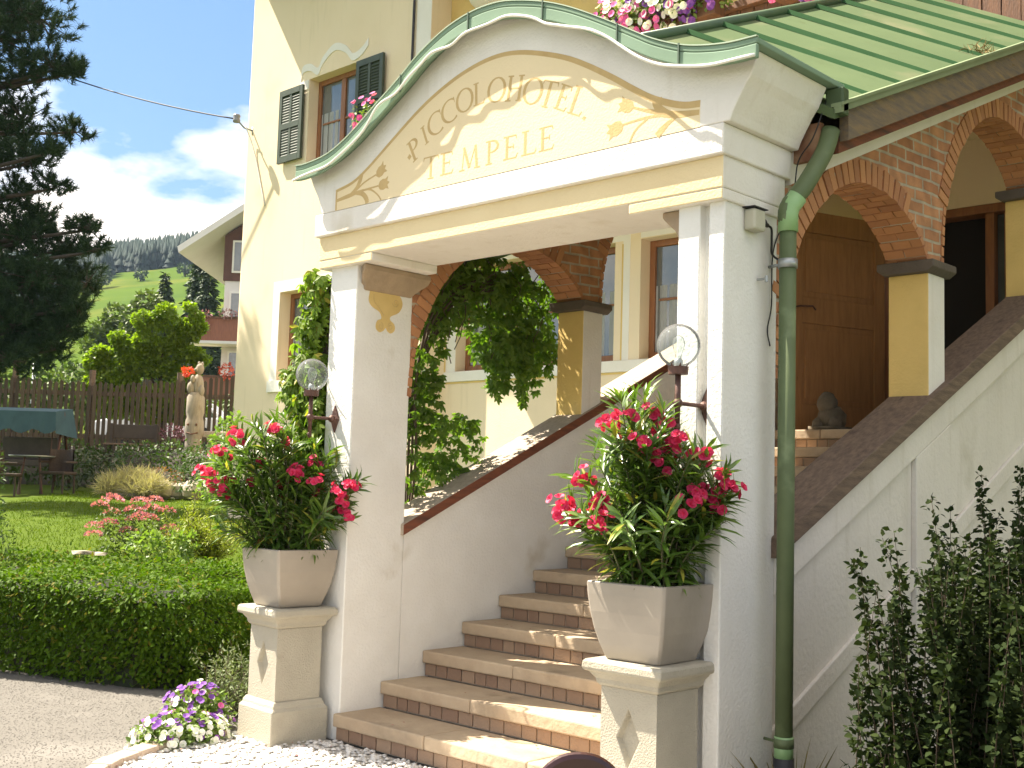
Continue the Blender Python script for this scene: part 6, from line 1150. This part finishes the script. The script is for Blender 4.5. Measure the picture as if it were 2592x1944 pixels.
b = MB(); gbox(b, -80, -75, 302, 308, z-1, z+2.4); b.build('wall', M['nwhite'], fh); b = MB(); vs = [G(u, d, zz) for d in (301.4, 308.6) for u, zz in ((-80.5, z+2.2), (-77.5, z+4.4), (-74.5, z+2.2))]; b.add(vs, [(0, 1, 2), (5, 4, 3), (0, 3, 4, 1), (1, 4, 5, 2), (2, 5, 3, 0)]); b.build('roof', M['oldwood'], fh)
# shrubs beyond the street that close the view through the pickets
for i, (u, d, h, r, lb) in enumerate(((-22.5, 49, 3.2, 2.4, 'dark shrub beyond the street at the far left behind the fence'), (-18.6, 48.5, 3.6, 2.5, 'dark shrub beyond the street behind the garden swing'), (-14.8, 49.5, 3.0, 2.4, 'dark shrub beyond the street left of the bright tree'), (-11.2, 48.5, 2.8, 2.3, 'dark shrub beyond the street behind the bright tree'), (-8.2, 49, 3.0, 2.0, 'dark shrub beyond the street beside the neighbouring house'))):
    leafy('bush', lb, 'bush', [(u, 2.6+h*.4, r, h*.5), (u-r*.6, 2.6+h*.3, r*.6, h*.4), (u+r*.6, 2.6+h*.32, r*.6, h*.42), (u+r*.2, 2.6+h*.75, r*.5, h*.28)], d, .8, 330, .26, M['olive' if i % 2 else 'gardenleaf'], trunk=0, base=(u, 2.3), group='shrubs beyond the street')
leafy('bush', 'dark low shrubs on the bank behind the garden table', 'bush', [(-11.5, 1.9, .9, .5), (-10.4, 1.85, .8, .45), (-9.5, 1.9, .7, .45), (-8.8, 1.85, .5, .4)], 25.2, .45, 1100, .10, M['gardenleaf'], trunk=0, base=(-10, 1.4))
leafy('bush', 'dark green shrubs on the bank beneath the carved post', 'bush', [(-7.3, 1.95, .45, .35), (-6.5, 2.0, .45, .35), (-5.9, 2.05, .4, .35), (-5.2, 2.1, .5, .4)], 22.9, .5, 1500, .08, M['gardenleaf'], trunk=0, base=(-6.3, 1.4))
# short grass on the sunny lawn
n = 26000; u = RNG.uniform(-8.5, -2.0, n); d = RNG.uniform(12.4, 24, n); P = RH*u[:, None]+FH*d[:, None]+np.array([0, 0, 1])*np.array([lawn_z(a, c)-.005 for a, c in zip(u, d)])[:, None]
tag(leaves('grass', P, nrm(RNG.normal(size=(n, 3))*.5+np.array([0, 0, 1])), rdir(n), RNG.uniform(.03, .07, n), .012, 'needle', mat('grass_blade', (.072, .118, .005), (.105, .150, .010), rough=.8, island=True, trans=.25, spec=.1)), 'short lawn grass behind the hedge', 'grass', kind='stuff')
# second pine, added mostly outside the frame to shade the far garden
PD2 = [(-13.6, 5.5, 1.2, .6), (-12.9, 7.0, 1.1, .6), (-13.8, 8.4, 1.3, .6), (-13.2, 9.8, 1.1, .6), (-14.6, 6.6, 1.2, .6), (-15.4, 8.0, 1.4, .7), (-14.9, 9.6, 1.3, .7), (-15.8, 11.0, 1.3, .7), (-14.3, 11.4, 1.2, .6), (-15.2, 12.8, 1.0, .6), (-16.8, 9.4, 1.4, .7), (-16.6, 7.0, 1.4, .7)]
p2 = empty('black_pine', G(-15.2, 27, 1.6), 'second dark pine added farther back to shade the garden', 'pine tree')
t = MB(); t.tube([G(-15.2, 27, 1.4), G(-15.2, 27, 6), G(-15.2, 27, 13.4)], [.28, .2, .05], 10); t.build('trunk', M['bark'], p2, smooth=True)
P, D, Nn = [], [], []; t = MB()
for u, z, ru, rz in PD2:
    dd = 27+RNG.normal()*1.6; t.tube([G(-15.2, 27, z-.5), G((u-15.2)/2, (dd+27)/2, z-.4), G(u, dd, z)], [.05, .04, .015], 5, cap=False); k = int(5200*ru*rz); q = rdir(k)*RNG.uniform(.2, 1, (k, 1))**.5
    P.append(RH*(u+q[:, :1]*ru)+FH*(dd+q[:, 1:2]*ru*1.1)+np.array([0, 0, 1])*(z+q[:, 2:]*rz)); D.append(nrm(q+RNG.normal(size=(k, 3))*.5+np.array([0, 0, .4]))); Nn.append(rdir(k))
t.build('branches', M['bark'], p2, fix=False); P, D, Nn = map(np.concatenate, (P, D, Nn)); leaves('crown', P, D, Nn, RNG.uniform(.14, .24, len(P)), .05, 'needle', M['pineneedle'], p2)
# ================================================================== air
hm = bpy.data.materials.new('haze_air'); hm.use_nodes = True; t_ = hm.node_tree; t_.nodes.clear(); ho = N('ShaderNodeOutputMaterial', t_); hv = N('ShaderNodeVolumePrincipled', t_)
hv.inputs['Color'].default_value = (.55, .74, 1.0, 1); hv.inputs['Density'].default_value = .00014; hv.inputs['Anisotropy'].default_value = .2; t_.links.new(hv.outputs[0], ho.inputs['Volume'])
b = MB(); b.box(-960, 960, -960, 960, -1.2, 122); tag(b.build('haze', hm), 'thin pale summer haze filling the valley air', 'haze', kind='stuff')
